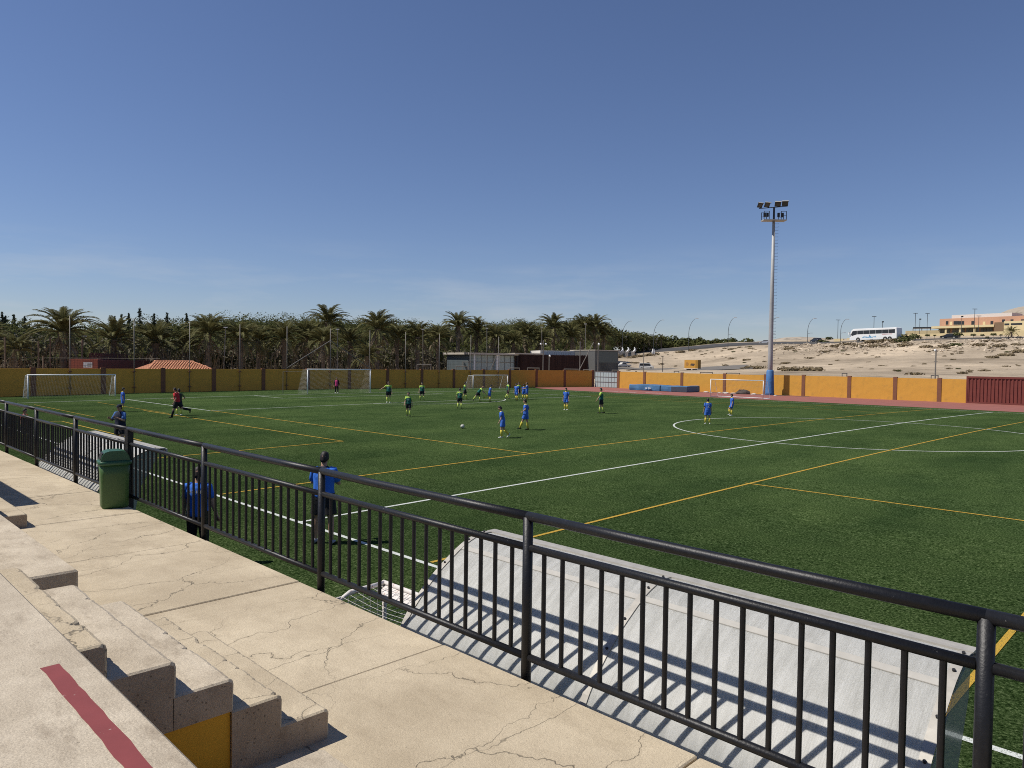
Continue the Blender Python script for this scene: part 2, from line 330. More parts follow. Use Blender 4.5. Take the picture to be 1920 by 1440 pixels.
def mat_sand():
    m = bpy.data.materials.new('sand_slope'); m.use_nodes = True; nt = m.node_tree; L = nt.links.new
    bs = nt.nodes['Principled BSDF']; bs.inputs['Roughness'].default_value = 0.95; bs.inputs['Specular IOR Level'].default_value = 0.1
    ge = _node(nt, 'ShaderNodeNewGeometry')
    def nz(s, d, r, st=(1, 1, 1)):
        mp = _node(nt, 'ShaderNodeMapping'); mp.inputs['Scale'].default_value = st; L(ge.outputs['Position'], mp.inputs['Vector'])
        n = _node(nt, 'ShaderNodeTexNoise'); n.inputs['Scale'].default_value = s; n.inputs['Detail'].default_value = d; n.inputs['Roughness'].default_value = r; L(mp.outputs['Vector'], n.inputs['Vector']); return n.outputs['Fac']
    r = _node(nt, 'ShaderNodeValToRGB'); e = r.color_ramp.elements
    e[0].position = 0.30; e[0].color = (0.19, 0.15, 0.105, 1); e[1].position = 0.70; e[1].color = (0.60, 0.485, 0.345, 1)
    k = e.new(0.46); k.color = (0.37, 0.30, 0.215, 1); k = e.new(0.58); k.color = (0.45, 0.365, 0.262, 1)
    L(nz(0.045, 9, 0.62, (0.7, 1, 5.0)), r.inputs['Fac'])
    r2 = _node(nt, 'ShaderNodeMapRange'); r2.inputs['From Min'].default_value = 0.52; r2.inputs['From Max'].default_value = 0.66; r2.inputs['To Max'].default_value = 0.65; L(nz(0.42, 8, 0.8), r2.inputs['Value'])
    mx = _node(nt, 'ShaderNodeMix', data_type='RGBA'); mx.inputs['B'].default_value = (0.20, 0.165, 0.12, 1); L(r.outputs['Color'], mx.inputs['A']); L(r2.outputs['Result'], mx.inputs['Factor'])
    L(mx.outputs['Result'], bs.inputs['Base Color'])
    bp = _node(nt, 'ShaderNodeBump'); bp.inputs['Strength'].default_value = 0.7; bp.inputs['Distance'].default_value = 0.6; L(nz(0.35, 9, 0.65), bp.inputs['Height']); L(bp.outputs['Normal'], bs.inputs['Normal'])
    MATS['sand_slope'] = m; return m

turf = mat_turf(); m_white = mat_line('white_line', (0.60, 0.62, 0.57)); m_yellow = mat_line('yellow_line', (0.50, 0.31, 0.045))
m_walk = mat_concrete('walkway_concrete', (0.505, 0.425, 0.305), crack=1.0, stain=0.5)
m_bench = mat_concrete('bench_concrete', (0.50, 0.430, 0.330), stain=1.0, scale=2.6)
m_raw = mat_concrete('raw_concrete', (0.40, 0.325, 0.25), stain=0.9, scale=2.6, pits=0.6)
m_canopy = mat_canopy(); m_side = mat_pane('side_sheet', (0.42, 0.44, 0.42), 0.55); m_glass = mat_pane('window_glass', (0.10, 0.14, 0.15), 0.85)
m_sand = mat_sand()
m_rail = mat('black_rail_paint', (0.009, 0.009, 0.0105), 0.45, var=0.25, scale=30, bump=0.10, bscale=90, spec=0.36, dirt=((0.16, 0.155, 0.145), 42, 0.66, 0.06, 0.8))
m_alu = mat('aluminium', (0.41, 0.385, 0.335), 0.5, 0.1, var=0.14, scale=14, dirt=((0.3, 0.28, 0.24), 9, 0.55, 0.2, 0.5))
m_ywall = mat('yellow_wall', (0.61, 0.315, 0.050), 0.85, var=0.07, scale=1.3, bump=0.25, bscale=9, dirt=((0.33, 0.20, 0.06), 1.7, 0.54, 0.20, 0.5))
m_brown = mat('brown_pilaster', (0.20, 0.085, 0.045), 0.8, var=0.12, scale=3, bump=0.2, bscale=20)
m_riser = mat('yellow_riser', (0.58, 0.31, 0.02), 0.7, var=0.08, scale=3, dirt=((0.3, 0.17, 0.02), 5, 0.62, 0.1, 0.5))
m_red = mat('red_stripe', (0.215, 0.045, 0.045), 0.8, var=0.08, scale=10, dirt=((0.45, 0.38, 0.32), 16, 0.66, 0.05, 0.9))
m_track = mat('track_red', (0.275, 0.102, 0.080), 0.9, var=0.1, scale=0.7, bump=0.2, bscale=60)
m_post = mat('grey_post', (0.21, 0.19, 0.165), 0.6, 0.2, var=0.15, scale=4)
m_whitep = mat('white_paint', (0.78, 0.78, 0.76), 0.4, var=0.05, scale=5)
m_net = mat('white_net', (0.50, 0.48, 0.43), 0.8, var=0.08)
m_dnet = mat('dark_net', (0.05, 0.05, 0.045), 0.9, var=0.1)
m_dark = mat('dark_metal', (0.03, 0.03, 0.032), 0.5, 0.3, var=0.2)
m_rust = mat('rusty_white', (0.66, 0.62, 0.58), 0.6, var=0.08, scale=10, dirt=((0.32, 0.12, 0.05), 22, 0.58, 0.06, 0.9))
m_bin = mat('green_bin', (0.060, 0.125, 0.040), 0.42, var=0.12, scale=3, dirt=((0.09, 0.12, 0.06), 6, 0.58, 0.2, 0.5))
m_binlid = mat('green_bin_lid', (0.030, 0.10, 0.050), 0.38, var=0.12, scale=4)
m_tarp = mat('blue_tarp', (0.055, 0.15, 0.28), 0.55, var=0.16, scale=2.0, bump=0.5, bscale=3)
m_mat_side = mat('mat_side', (0.05, 0.06, 0.085), 0.7, var=0.15)
m_cont = mat('container_red', (0.165, 0.040, 0.030), 0.6, var=0.14, scale=2, dirt=((0.09, 0.035, 0.025), 4, 0.6, 0.15, 0.6))
m_gate = mat('gate_grey_blue', (0.38, 0.45, 0.45), 0.6, var=0.06, scale=2)
m_road = mat('asphalt', (0.062, 0.060, 0.058), 0.9, var=0.15, scale=0.6, coords='Object')
m_trunk = mat('palm_trunk', (0.16, 0.122, 0.088), 0.95, var=0.35, scale=5, bump=0.8, bscale=9)
m_frond = mat('palm_frond', (0.140, 0.134, 0.055), 0.75, var=0.35, scale=0.9, spec=0.10, trans=0.25)
m_dryf = mat('dry_frond', (0.25, 0.195, 0.13), 0.9, var=0.35, scale=1.5)
m_leaf = mat('wood_leaf', (0.082, 0.088, 0.031), 0.85, var=0.40, scale=0.22, detail=8, spec=0.05, trans=0.2)
m_leafdk = mat('conifer_leaf', (0.075, 0.086, 0.046), 0.9, var=0.4, scale=0.5, spec=0.2)
m_shrub = mat('dry_shrub', (0.21, 0.165, 0.10), 0.95, var=0.35, scale=0.8, spec=0.05, trans=0.25)
m_shrubg = mat('green_shrub', (0.095, 0.100, 0.042), 0.9, var=0.35, scale=0.8, spec=0.05, trans=0.25)
# ================================================================== SETTING: pitch and ground
def sheet(name, x0, x1, y0, y1, nx, ny, zf, mt, parent=None, **k):
    xs = np.linspace(x0, x1, nx+1); ys = np.linspace(y0, y1, ny+1)
    v = [(x, y, zf(x, y)) for y in ys for x in xs]
    f = [(j*(nx+1)+i, j*(nx+1)+i+1, (j+1)*(nx+1)+i+1, (j+1)*(nx+1)+i) for j in range(ny) for i in range(nx)]
    return link(name, raw_mesh(name, v, f), mt, parent, **k)
pitch = sheet('turf_pitch', -62.5, 62, -4.72, 86, 1, 120, lambda x, y: crown(y) if y < 69 else crown(69), turf, kind='structure', label='green artificial turf football pitch')
def strip(name, pts, w, mt, dz=0.004):
    # painted line along pts (x, y), following the crown
    P = []
    for a, b in zip(pts[:-1], pts[1:]):
        n = max(1, int(math.hypot(b[0]-a[0], b[1]-a[1])/2.0))
        P += [(a[0]+(b[0]-a[0])*i/n, a[1]+(b[1]-a[1])*i/n) for i in range(n)]
    P.append(pts[-1]); v = []; f = []
    for i, p in enumerate(P):
        q0 = P[max(i-1, 0)]; q1 = P[min(i+1, len(P)-1)]
        t = Vector((q1[0]-q0[0], q1[1]-q0[1])).normalized(); n = Vector((-t.y, t.x))*w/2
        for s in (-1, 1):
            x, y = p[0]+s*n.x, p[1]+s*n.y; v.append((x, y, crown(y)+dz))
    f = [(2*i, 2*i+1, 2*i+3, 2*i+2) for i in range(len(P)-1)]
    return link(name, raw_mesh(name, v, f), mt, pitch)
GL = -PL/2
def arc(cx, cy, r, a0, a1, n): return [(cx+r*math.cos(R_(a0+(a1-a0)*i/n)), cy+r*math.sin(R_(a0+(a1-a0)*i/n))) for i in range(n+1)]
LW = 0.10
strip('touch_line', [(GL, 0), (-GL, 0)], LW, m_white); strip('touch_line', [(GL, PW), (-GL, PW)], LW, m_white)
strip('goal_line', [(GL, 0), (GL, PW)], LW, m_white, 0.005); strip('halfway_line', [(0, 0), (0, PW)], LW, m_white, 0.005)
strip('centre_circle', arc(0, PC, 9.15, 0, 360, 72), LW, m_white, 0.006)
strip('penalty_line', [(GL, PC-20.16), (GL+16.5, PC-20.16), (GL+16.5, PC+20.16), (GL, PC+20.16)], LW, m_white, 0.006)
strip('goal_area_line', [(GL, PC-9.16), (GL+5.5, PC-9.16), (GL+5.5, PC+9.16), (GL, PC+9.16)], LW, m_white, 0.006)
strip('penalty_arc', arc(GL+11, PC, 9.15, -53, 53, 30), LW, m_white, 0.007)
for nm, pts in (('small_pitch_line', [(GL+16.5, 12.15), (-4.4, 12.2)]), ('small_pitch_line', [(-4.4, 0.1), (-4.4, PW-1)]),
                ('small_area_line', [(-36.6, 8.9), (-12.7, 9.1), (-12.7, 0.1)]), ('small_area_line', [(-31.3, 0.1), (-31.3, 2.86), (-18.75, 2.86), (-18.75, 0.1)]),
                ('small_pitch_line', [(4.55, 0.1), (4.7, PW-1)]), ('small_pitch_line', [(4.45, 12.1), (50, 12.1)]), ('small_area_line', [(12.7, 0.1), (12.7, 9.0), (40, 9.0)]),
                ('small_pitch_line', [(-33.7, 52.4), (-4.4, 52.4)]), ('small_area_line', [(-36.6, 55.5), (-12.4, 55.5), (-12.4, 63.5)])):
    strip(nm, pts, 0.085, m_yellow, 0.008)
for y in (5.0, 9.2): strip('faint_line', [(-47.5, y), (-33, y)], 0.05, m_yellow, 0.009)
base = sheet('ground', -4000, 4000, -4000, 4000, 1, 1, lambda x, y: -0.75, mat('far_ground', (0.36, 0.30, 0.22), 0.95, var=0.2, scale=0.02), kind='structure')
tp = [(-60.6, 72.0), (-57, 69.6), (-53, 68.3), (-46, 67.75), (62, 67.75), (62, 84.6), (-60.6, 84.6)]
link('running_track', raw_mesh('running_track', [(x, y, -0.045) for x, y in tp], [tuple(range(len(tp)))]), m_track, kind='structure', label='dull red running track along the far side')
link('track_marks', MB().b2(-46.5, -44.3, 71.2, 71.5, -0.041, -0.040).b2(-43.6, -41.0, 70.6, 70.95, -0.041, -0.040).b2(-40, -37.6, 71.4, 71.7, -0.041, -0.040).mesh('track_marks'), m_whitep, bpy.data.objects['running_track'])
sheet('paved_strip', -60, -2.2, -4.72, -2.9, 1, 1, lambda x, y: -0.045, mat('brown_paving', (0.24, 0.10, 0.065), 0.9, var=0.12, scale=2), kind='structure')

# ------------------------------------------------------------------ walkway of cast slabs
ZW = 1.605
walk = tag(link('walkway', None), 'sunlit beige cracked concrete walkway behind the railing', kind='structure')
YE = -4.845
js = [10.82+2.06*k for k in range(-22, 4)]
for i, (a, b) in enumerate(zip(js[:-1], js[1:])):
    dz = random.uniform(-0.003, 0.003)
    MB().bev(a+0.005, b-0.005, -7.60, YE, ZW-0.22+dz, ZW+dz, 0.008).build('slab', m_walk, walk)
MB().b2(js[0], js[-1], -7.55, YE-0.06, -0.5, ZW-0.16).build('retaining_wall', m_brown, walk)
MB().b2(js[0], -1.95, YE-0.05, -4.60, -0.4, ZW-0.24).build('wall_ledge', m_brown, walk)

# ------------------------------------------------------------------ stand: rows and stairs
def bench_row(name, label, x0, x1, y0, y1, top):
    t = thing(name, label, 'bench', ((x0+x1)/2, (y0+y1)/2, ZW)); hx = (x1-x0)/2; hy = (y1-y0)/2; h = top-ZW
    MB().bev(-hx, hx, -hy, hy, h-0.13, h, 0.014).build('seat_slab', m_bench, t)
    MB().b2(-hx+0.02, hx-0.02, -hy+0.01, hy-0.05, -0.02, h-0.13).build('riser', m_riser, t)
    return t
bench_row('bench_row', 'grey concrete bench row ending short of the stair, yellow below its edge', 5.55, 8.86, -7.42, -6.672, ZW+0.48)
bench_row('bench_row', 'concrete bench row whose grey corner shows at the bottom edge', 12.25, 15.5, -7.42, -6.672, ZW+0.48)
bench_row('bench_row', 'concrete bench row left of the farther stair', -12, 2.2, -7.42, -6.672, ZW+0.48)
ta = thing('upper_tier', 'big pale concrete tier with a dark red painted stripe', 'bench tier', (2, -7.9, ZW))
MB().bev(-22, 13.2, -0.55, 0.468, 0.82, 0.96, 0.012).build('seat_slab', m_bench, ta)
MB().b2(-21.9, 13.1, -0.5, 0.42, 0, 0.82).build('riser', m_riser, ta)
sv = []; sf = []; n = 40
for i in range(n+1):
    x = 9.93+i*0.06; w = random.uniform(-0.003, 0.003)
    sv += [(x, 0.321+w, 0.9615), (x, 0.378+random.uniform(-0.003, 0.003), 0.9615)]
sf = [(2*i, 2*i+1, 2*i+3, 2*i+2) for i in range(n)]
link('painted_stripe', raw_mesh('painted_stripe', sv, sf), m_red, ta)
def stair(x0, label):
    random.seed(int(x0*10)); t = thing('concrete_stair', label, 'stair', (x0+0.8, -6.13, ZW))
    ys = [0.0, -0.272, -0.524, -0.80, -1.086, -1.28]
    for i in range(5):
        y1 = ys[i]; z1 = 0.16*(i+1)
        yb = ys[i+1]-0.012 if i < 4 else ys[5]
        b = MB(); nx = 150; ny = 6
        # nosed step with worn, slightly wavy front edge
        zlo = 0.0 if i < 2 else 0.322
        prof = [(y1-0.004, zlo), (y1, z1-0.030), (y1-0.006, z1-0.008), (y1-0.022, z1), (yb, z1), (yb, zlo)]
        rings = []
        for k in range(nx+1):
            x = -0.8+1.6*k/nx; e = 0.005*noise.noise(Vector((x*6, i*3.1, x0)))+0.004*noise.noise(Vector((x*23, i*5.1, x0)))
            ch = noise.noise(Vector((x*17, i*7.7+x0, 2.0))); e -= max(0, ch-0.30)*0.06+max(0, noise.noise(Vector((x*41, i*3.3, 5.0)))-0.35)*0.03
            end = 0.0 if 0 < k < nx else 0.010
            rings.append([(x, p[0]+(e-end if j < 4 else 0), p[1]-(end*0.8 if 1 < j < 5 else 0)) for j, p in enumerate(prof)])
        b.rings(rings); st = b.build('step', m_walk if i in (0, 1, 4) else m_bench, t)
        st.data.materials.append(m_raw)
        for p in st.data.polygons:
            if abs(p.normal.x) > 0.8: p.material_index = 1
    MB().b2(-0.785, 0.785, -1.27, -0.5385, 0, 0.320).build('side_wall', m_riser, t)
    return t
stair(9.8, 'short concrete stair of five steps down to the walkway beside the striped tier')
stair(3.08, 'low end of a concrete stair at the left edge of the picture')
tag(MB().bev(-4, 2.37, -7.40, -6.67, ZW, ZW+1.8, 0.02).build('shadow_block', m_bench), 'unseen concrete block added to cast a shadow onto the walkway', 'wall')  # added stand-in for an unknown off-view object that shades the walkway

# ------------------------------------------------------------------ railing: each bay a thing
YR = -4.80; ZT = 2.645; ZM = ZW+0.842; ZB = ZW+0.130
posts = [14.126+2.535*k for k in range(-9, 2)]
def wob(s): return random.uniform(-s, s)
tbal = MB().tube([(0, 0, ZB), (0, 0, (ZB+ZM)/2), (0, 0, ZM)], 0.0150, 8, False).mesh('baluster', True)
for i, x in enumerate(posts):
    wide = abs(x-3.986) < 0.1
    t = thing('railing_bay', 'black tubular railing bay %s' % {10: 'at the right edge of the picture', 9: 'in front of the near dugout', 8: 'between the near dugout and the small goal', 7: 'with the folded-arm man behind it', 6: 'with the person in lettered blue shirt behind it', 5: 'beside the green bin', 4: 'just left of the green bin', 3: 'second to the left of the green bin', 2: 'third to the left of the green bin', 1: 'fourth left of the bin, at the left picture edge', 0: 'hidden beyond the left picture edge'}[i], 'railing', (x, YR, 0), 0, 'bays of the black railing')
    # post on the left end of this bay (outside face of the slab), then rails running toward +x
    if wide: MB().box((0.02, 0.0, (ZT+0.9)/2), (0.13, 0.075, ZT-0.9)).build('post', m_rail, t)
    else: MB().tube([(0, 0, ZW-0.42), (0, 0, 2.0), (0, 0, ZT)], 0.033, 14, True).build('post', m_rail, t, True)
    MB().box((0, 0.045, ZW-0.25), (0.12, 0.014, 0.18)).build('base_plate', m_rail, t)
    if i == len(posts)-1: Lb = 2.5
    else: Lb = posts[i+1]-x
    MB().tube([(0.0, 0, ZT+0.004), (Lb*0.3, 0, ZT+wob(.002)), (Lb*0.7, 0, ZT+wob(.002)), (Lb, 0, ZT+0.004)], 0.0305, 16).build('top_rail', m_rail, t, True)
    MB().tube([(0.03, 0, ZM), (Lb*0.5, wob(.003), ZM+wob(.003)), (Lb-0.03, 0, ZM)], 0.0245, 14).build('middle_rail', m_rail, t, True)
    MB().tube([(0.03, 0, ZB), (Lb*0.5, wob(.003), ZB+wob(.003)), (Lb-0.03, 0, ZB)], 0.0245, 14).build('bottom_rail', m_rail, t, True)
    for k in range(1, 17):
        link('baluster', tbal, m_rail, t, loc=(Lb*k/17.0, wob(.002), 0), rot=(wob(.0015), wob(.0015), 0))

# ------------------------------------------------------------------ dugouts
PROF = [(-3.60, 2.085), (-3.72, 2.110), (-3.83, 2.103), (-4.00, 2.046), (-4.21, 1.920), (-4.355, 1.811), (-4.49, 1.683), (-4.61, 1.54), (-4.69, 1.37), (-4.72, 1.15), (-4.725, 0.7), (-4.725, 0.10)]
def resample(P, n):
    # Catmull-Rom through the profile
    out = []
    for i in range(len(P)-1):
        p0, p1, p2, p3 = [Vector(P[min(max(j, 0), len(P)-1)]) for j in (i-1, i, i+1, i+2)]
        for k in range(n):
            t = k/n; out.append(0.5*((2*p1)+(p2-p0)*t+(2*p0-5*p1+4*p2-p3)*t*t+(3*p1-p0-3*p2+p3)*t**3))
    return out+[Vector(P[-1])]
PR = resample(PROF, 3)
def dugout(x0, x1, label):
    cx = (x0+x1)/2; hx = (x1-x0)/2
    t = thing('team_dugout', label, 'dugout', (cx, -3.9, 0), 0, 'curved team dugouts by the touchline')
    loc = [(p.x+3.9, p.y) for p in PR]
    def offs(d):
        o = []
        for i, p in enumerate(loc):
            a = Vector(loc[max(i-1, 0)]); b = Vector(loc[min(i+1, len(loc)-1)]); tt = (b-a).normalized(); o.append((p[0]-tt.y*-d if False else p[0]+tt.y*d*-1*-1, p[1]-tt.x*d))
        return o
    # canopy sheets: three bays, each 8 mm thick, gently sagging between ribs
    nb = 2; bw = 2*hx/nb
    for k in range(nb):
        b = MB(); rings = []
        for j in range(9):
            u = j/8; x = -hx+bw*k+0.004+(bw-0.008)*u; sag = 0.0
            A = [(x, p[0], p[1]-sag) for p in loc]; B = [(x, p[0]*0.995, p[1]-0.010-sag) for p in reversed(loc)]
            rings.append(A+B)
        b.rings(rings, False); cs = b.build('canopy_sheet', m_canopy, t, True)
        for p in cs.data.polygons:
            if abs(p.normal.x) > 0.5 or p.area < 0.006: p.use_smooth = False
    def rib(x, w, name='rib'):
        b = MB(); rings = []
        for i, p in enumerate(loc):
            a = Vector(loc[max(i-1, 0)]); c = Vector(loc[min(i+1, len(loc)-1)]); d = (c-a).normalized(); nrm = Vector((d.y, -d.x))
            if nrm.y < 0: nrm = -nrm
            if p[0] < -0.5 and nrm.x > 0: nrm = -nrm
            q = Vector(p)
            rings.append([(x-w/2, *(q+nrm*0.003)), (x+w/2, *(q+nrm*0.003)), (x+w/2, *(q+nrm*0.008)), (x-w/2, *(q+nrm*0.008))])
        r = b.rings(rings).build(name, m_alu, t)
        for i in range(4, len(loc)-4, 4):
            p = loc[i]; MB().tube([(x, p[0], p[1]+0.004), (x, p[0]-0.006, p[1]+0.018)], 0.009, 8).build('bolt', m_dark, r)
    rib(-hx+0.03, 0.055); rib(hx-0.03, 0.055); rib(-hx+2*bw*0.5*2 if False else -hx+hx, 0.05)
    MB().b2(-hx, hx, 0.205, 0.300, 2.106, 2.118).build('front_cap', m_alu, t)
    MB().b2(-hx, hx, 0.302, 0.330, 2.060, 2.100).build('front_beam', m_alu, t)
    MB().add([(sx_, p_[0], p_[1]+dz_) for dz_ in (0.002, 0.007) for sx_ in (-hx+.06, hx-.06) for p_ in (Vector(loc[9]).lerp(Vector(loc[10]), .2), Vector(loc[9]).lerp(Vector(loc[10]), .5), Vector(loc[9]).lerp(Vector(loc[10]), .75))], [(0, 3, 4, 1), (1, 4, 5, 2), (6, 7, 10, 9), (7, 8, 11, 10), (0, 1, 7, 6), (1, 2, 8, 7), (3, 9, 10, 4), (4, 10, 11, 5), (0, 6, 9, 3), (2, 5, 11, 8)]).build('joint_strip', mat('cream_strip', (0.42, 0.40, 0.355), 0.6, var=0.1, scale=8), t)
    for s in (-1, 1):
        # side sheet follows the arch, cut back in an S toward the open front
        pl = [(p[0]*0.985, p[1]-0.012) for p in loc[4:]] + [(-0.25, 0.10), (-0.12, 0.45), (-0.22, 0.95), (-0.10, 1.5), (0.12, 1.9), (0.14, 2.08)]
        MB().prism(pl, s*hx-0.004*s, s*hx+0.004*s, 'x').build('side_sheet', m_side, t)
        MB().tube([(s*(hx-0.03), -0.80, 0), (s*(hx-0.03), -0.80, 1.2)], 0.025, 8).build('leg', m_alu, t)
    MB().b2(-hx+0.1, hx-0.1, -0.72, -0.30, 0.40, 0.44).build('bench', m_whitep, t)
    for s in (-1, 0, 1): MB().b2(s*1.5-0.03, s*1.5+0.03, -0.70, -0.34, 0, 0.40).build('bench_leg', m_alu, t)
    return t
dugout(10.035, 13.845, 'nearest curved dugout with milky roof sheets right below the railing')
dugout(-1.82, 2.02, 'farther dugout with white roof behind the green bin')

# ------------------------------------------------------------------ green bin
t = thing('litter_bin', 'green plastic litter bin standing on the walkway against the railing', 'bin', (4.05, -5.0, ZW), R_(80))
def rrect(w, d, r, z, n=4):
    o = []
    for cx, cy, a0 in ((w/2-r, d/2-r, 0), (-w/2+r, d/2-r, 90), (-w/2+r, -d/2+r, 180), (w/2-r, -d/2+r, 270)):
        for i in range(n+1): a = R_(a0+90*i/n); o.append((cx+r*math.cos(a), cy+r*math.sin(a), z))
    return o
MB().rings([rrect(.30, .24, .05, 0.0), rrect(.33, .27, .06, 0.03), rrect(.345, .285, .06, 0.45), rrect(.36, .30, .06, 0.60)]).build('body', m_bin, t, True)
MB().rings([rrect(.385, .325, .07, 0.585), rrect(.405, .345, .075, 0.60), rrect(.40, .34, .075, 0.635), rrect(.37, .31, .07, 0.645)]).build('rim', m_binlid, t, True)
hood = []
for k in range(9):
    a = PI*k/8; hood.append((0.175*math.cos(a), 0.64+0.135*min(1, 1.25*math.sin(a))))
MB().prism(hood, -0.145, 0.145, 'y').build('hood', m_binlid, t)
MB().prism([(-0.178, 0.66), (-0.12, 0.66), (-0.12, 0.745), (-0.155, 0.745)], -0.11, 0.11, 'y').build('slot', m_dark, t)
MB().tube([(0.18, 0.1, 0.56), (0.22, 0.16, 0.56)], 0.012, 6).build('bracket', m_dark, t)

# ------------------------------------------------------------------ goals
def net_lines(mb, quad, step, r=0.003):
    """string net over a 4-corner patch"""
    a, b, c, d = [Vector(p) for p in quad]
    n = max(2, int(((b-a).length+(c-d).length)/2/step)); m = max(2, int(((d-a).length+(c-b).length)/2/step))
    def P(u, v): return a*(1-u)*(1-v)+b*u*(1-v)+c*u*v+d*(1-u)*v
    def sag(u, v): return Vector((0, 0, -0.05*math.sin(PI*u)*math.sin(PI*v)))
    for i in range(n+1): mb.tube([P(i/n, j/3)+sag(i/n, j/3) for j in range(4)], r, 3, False)
    for j in range(m+1): mb.tube([P(i/6, j/m)+sag(i/6, j/m) for i in range(7)], r, 3, False)
def goal(label, loc, rotz, w, h, dtop, dbot, style, r=0.05, step=0.13, mt=None, group='white football goals'):
    """mouth along local y, net toward local -x"""
    mt = mt or m_whitep
    t = thing('football_goal', label, 'goal', loc, rotz, group); W = w/2
    for s in (-1, 1): MB().tube([(0, s*W, 0), (0, s*W, h)], r, 12).build('goal_post', mt, t, True)
    MB().tube([(0, -W-r, h), (0, W+r, h)], r, 12).build('crossbar', mt, t, True)
    if style != 'stanchion':
        for s in (-1, 1):
            MB().tube([(0, s*W, 0.04), (-dbot, s*W, 0.04)], r*0.8, 8).build('ground_bar', mt, t)
            MB().tube([(0, s*W, h-0.02), (-dtop, s*W, h-0.05), (-dbot, s*W, 0.04)], r*0.45, 6).build('side_stay', mt, t)
        MB().tube([(-dbot, -W, 0.04), (-dbot, W, 0.04)], r*0.8, 8).build('rear_bar', mt, t)
    else:
        for s in (-1, 1):
            MB().tube([(-2.3, s*(W+1.4), 0), (-2.3, s*(W+1.4), 2.2)], 0.03, 6).build('net_support', m_post, t)
            MB().tube([(-2.3, s*(W+1.4), 2.18), (-dtop, s*W, h-0.25)], 0.008, 4).build('guy_line', m_net, t)
    nb = MB()
    net_lines(nb, [(-dtop, -W, h-0.05), (-dtop, W, h-0.05), (-dbot, W, 0.03), (-dbot, -W, 0.03)], step)
    net_lines(nb, [(0, -W, h), (0, W, h), (-dtop, W, h-0.05), (-dtop, -W, h-0.05)], step)
    for s in (-1, 1): net_lines(nb, [(0, s*W, h), (-dtop, s*W, h-0.05), (-dbot, s*W, 0.03), (0, s*W, 0.03)], step)
    nb.build('net', m_net, t); return t
goal('full-size white goal with hanging net and pink-bibbed goalkeeper inside', (GL, PC, crown(PC)), 0, 7.32, 2.44, 1.0, 2.0, 'stanchion', 0.06)
goal('small white goal at the far left in front of the shaded yellow wall', (-55.9, 9.64, -0.06), 0, 6.6, 2.12, 0.8, 1.7, 'box', 0.055, 0.11)
goal('small white goal behind the group of players by the shaded wall', (-55.0, 57.95, -0.05), 0, 6.25, 1.98, 0.9, 1.6, 'box')
goal('small white goal on the red track left of the floodlight mast', (-25.75, 68.62, -0.04), R_(-90), 6.45, 2.05, 0.9, 1.7, 'box', 0.045, 0.16)
# junior goal beside the near dugout
t = goal('little rusty white junior goal beside the near dugout, below the railing', (8.0, -2.92, -0.03), R_(90), 1.25, 0.92, 0.72, 0.75, 'box', 0.028, 0.10, m_rust)
MB().box((-0.10, 0.0, 0.85), (0.20, 1.16, 0.016), (0, R_(-25), 0)).build('top_board', m_rust, t)
for s in (-1, 1): MB().tube([(0, s*0.62, 0.92), (-0.5, s*0.62, 0.91), (-0.74, s*0.62, 0.80), (-0.76, s*0.62, 0.0)], 0.026, 10).build('side_frame', m_rust, t, True)

# ------------------------------------------------------------------ boundary walls
def wall(name, label, nodes, h, zb, skip_first=False, cap_dark=True, facing=1):
    """nodes: pilaster points; panel between each pair"""
    a0 = nodes[0]
    t = thing(name, label, 'wall', (a0[0], a0[1], zb))
    for (a, b) in zip(nodes[:-1], nodes[1:]):
        d = Vector((b[0]-a[0], b[1]-a[1], 0)); L = d.length; ang = math.atan2(d.y, d.x); mid = Vector(((a[0]+b[0])/2-a0[0], (a[1]+b[1])/2-a0[1], 0))
        MB().box((0, 0, h/2), (L-0.38, 0.2, h)).build('panel', m_ywall, t, loc=mid, rot=(0, 0, ang))
    for i, a in enumerate(nodes):
        if skip_first and i == 0: continue
        b = nodes[min(i+1, len(nodes)-1)]; c = nodes[max(i-1, 0)]; ang = math.atan2(b[1]-c[1], b[0]-c[0])
        pl = MB().box((0, 0, h/2+0.05), (0.42, 0.30, h+0.10)).build('pilaster', m_brown, t, loc=(a[0]-a0[0], a[1]-a0[1], 0), rot=(0, 0, ang))
    return t
XW = -60.8
pil = [-3.0, 2.2, 7.74, 13.35, 18.72, 23.76, 29.2, 34.6, 40.06, 45.6, 50.99, 56.46, 62.0]
nl = [(XW, y) for y in pil]
for px, y in ((955, 67.3), (1005, 72.6), (1058, 78.0), (1111, 83.3)):
    q = aty(px, 715, y); nl.append((q.x, q.y))
wall('boundary_wall', 'long shaded yellow boundary wall with brown pilasters behind the goals', nl, 2.72, -0.2)
nr = [(aty(px, 715, 82.5).x, 82.5) for px in (1160, 1209, 1279, 1359, 1436)]
wall('boundary_wall', 'sunlit yellow boundary wall with brown pilasters behind the blue crash mats', nr, 2.56, -0.1)
nr2 = [(aty(px, 715, 82.5).x, 82.5) for px in (1436.5, 1507, 1593, 1679, 1762)]+[(-4.2, 82.5), (1.2, 82.5), (6.7, 82.5), (12, 82.5)]
w2 = wall('boundary_wall', 'sunlit yellow boundary wall between the mast and the red container', nr2, 2.60, -0.1, True)

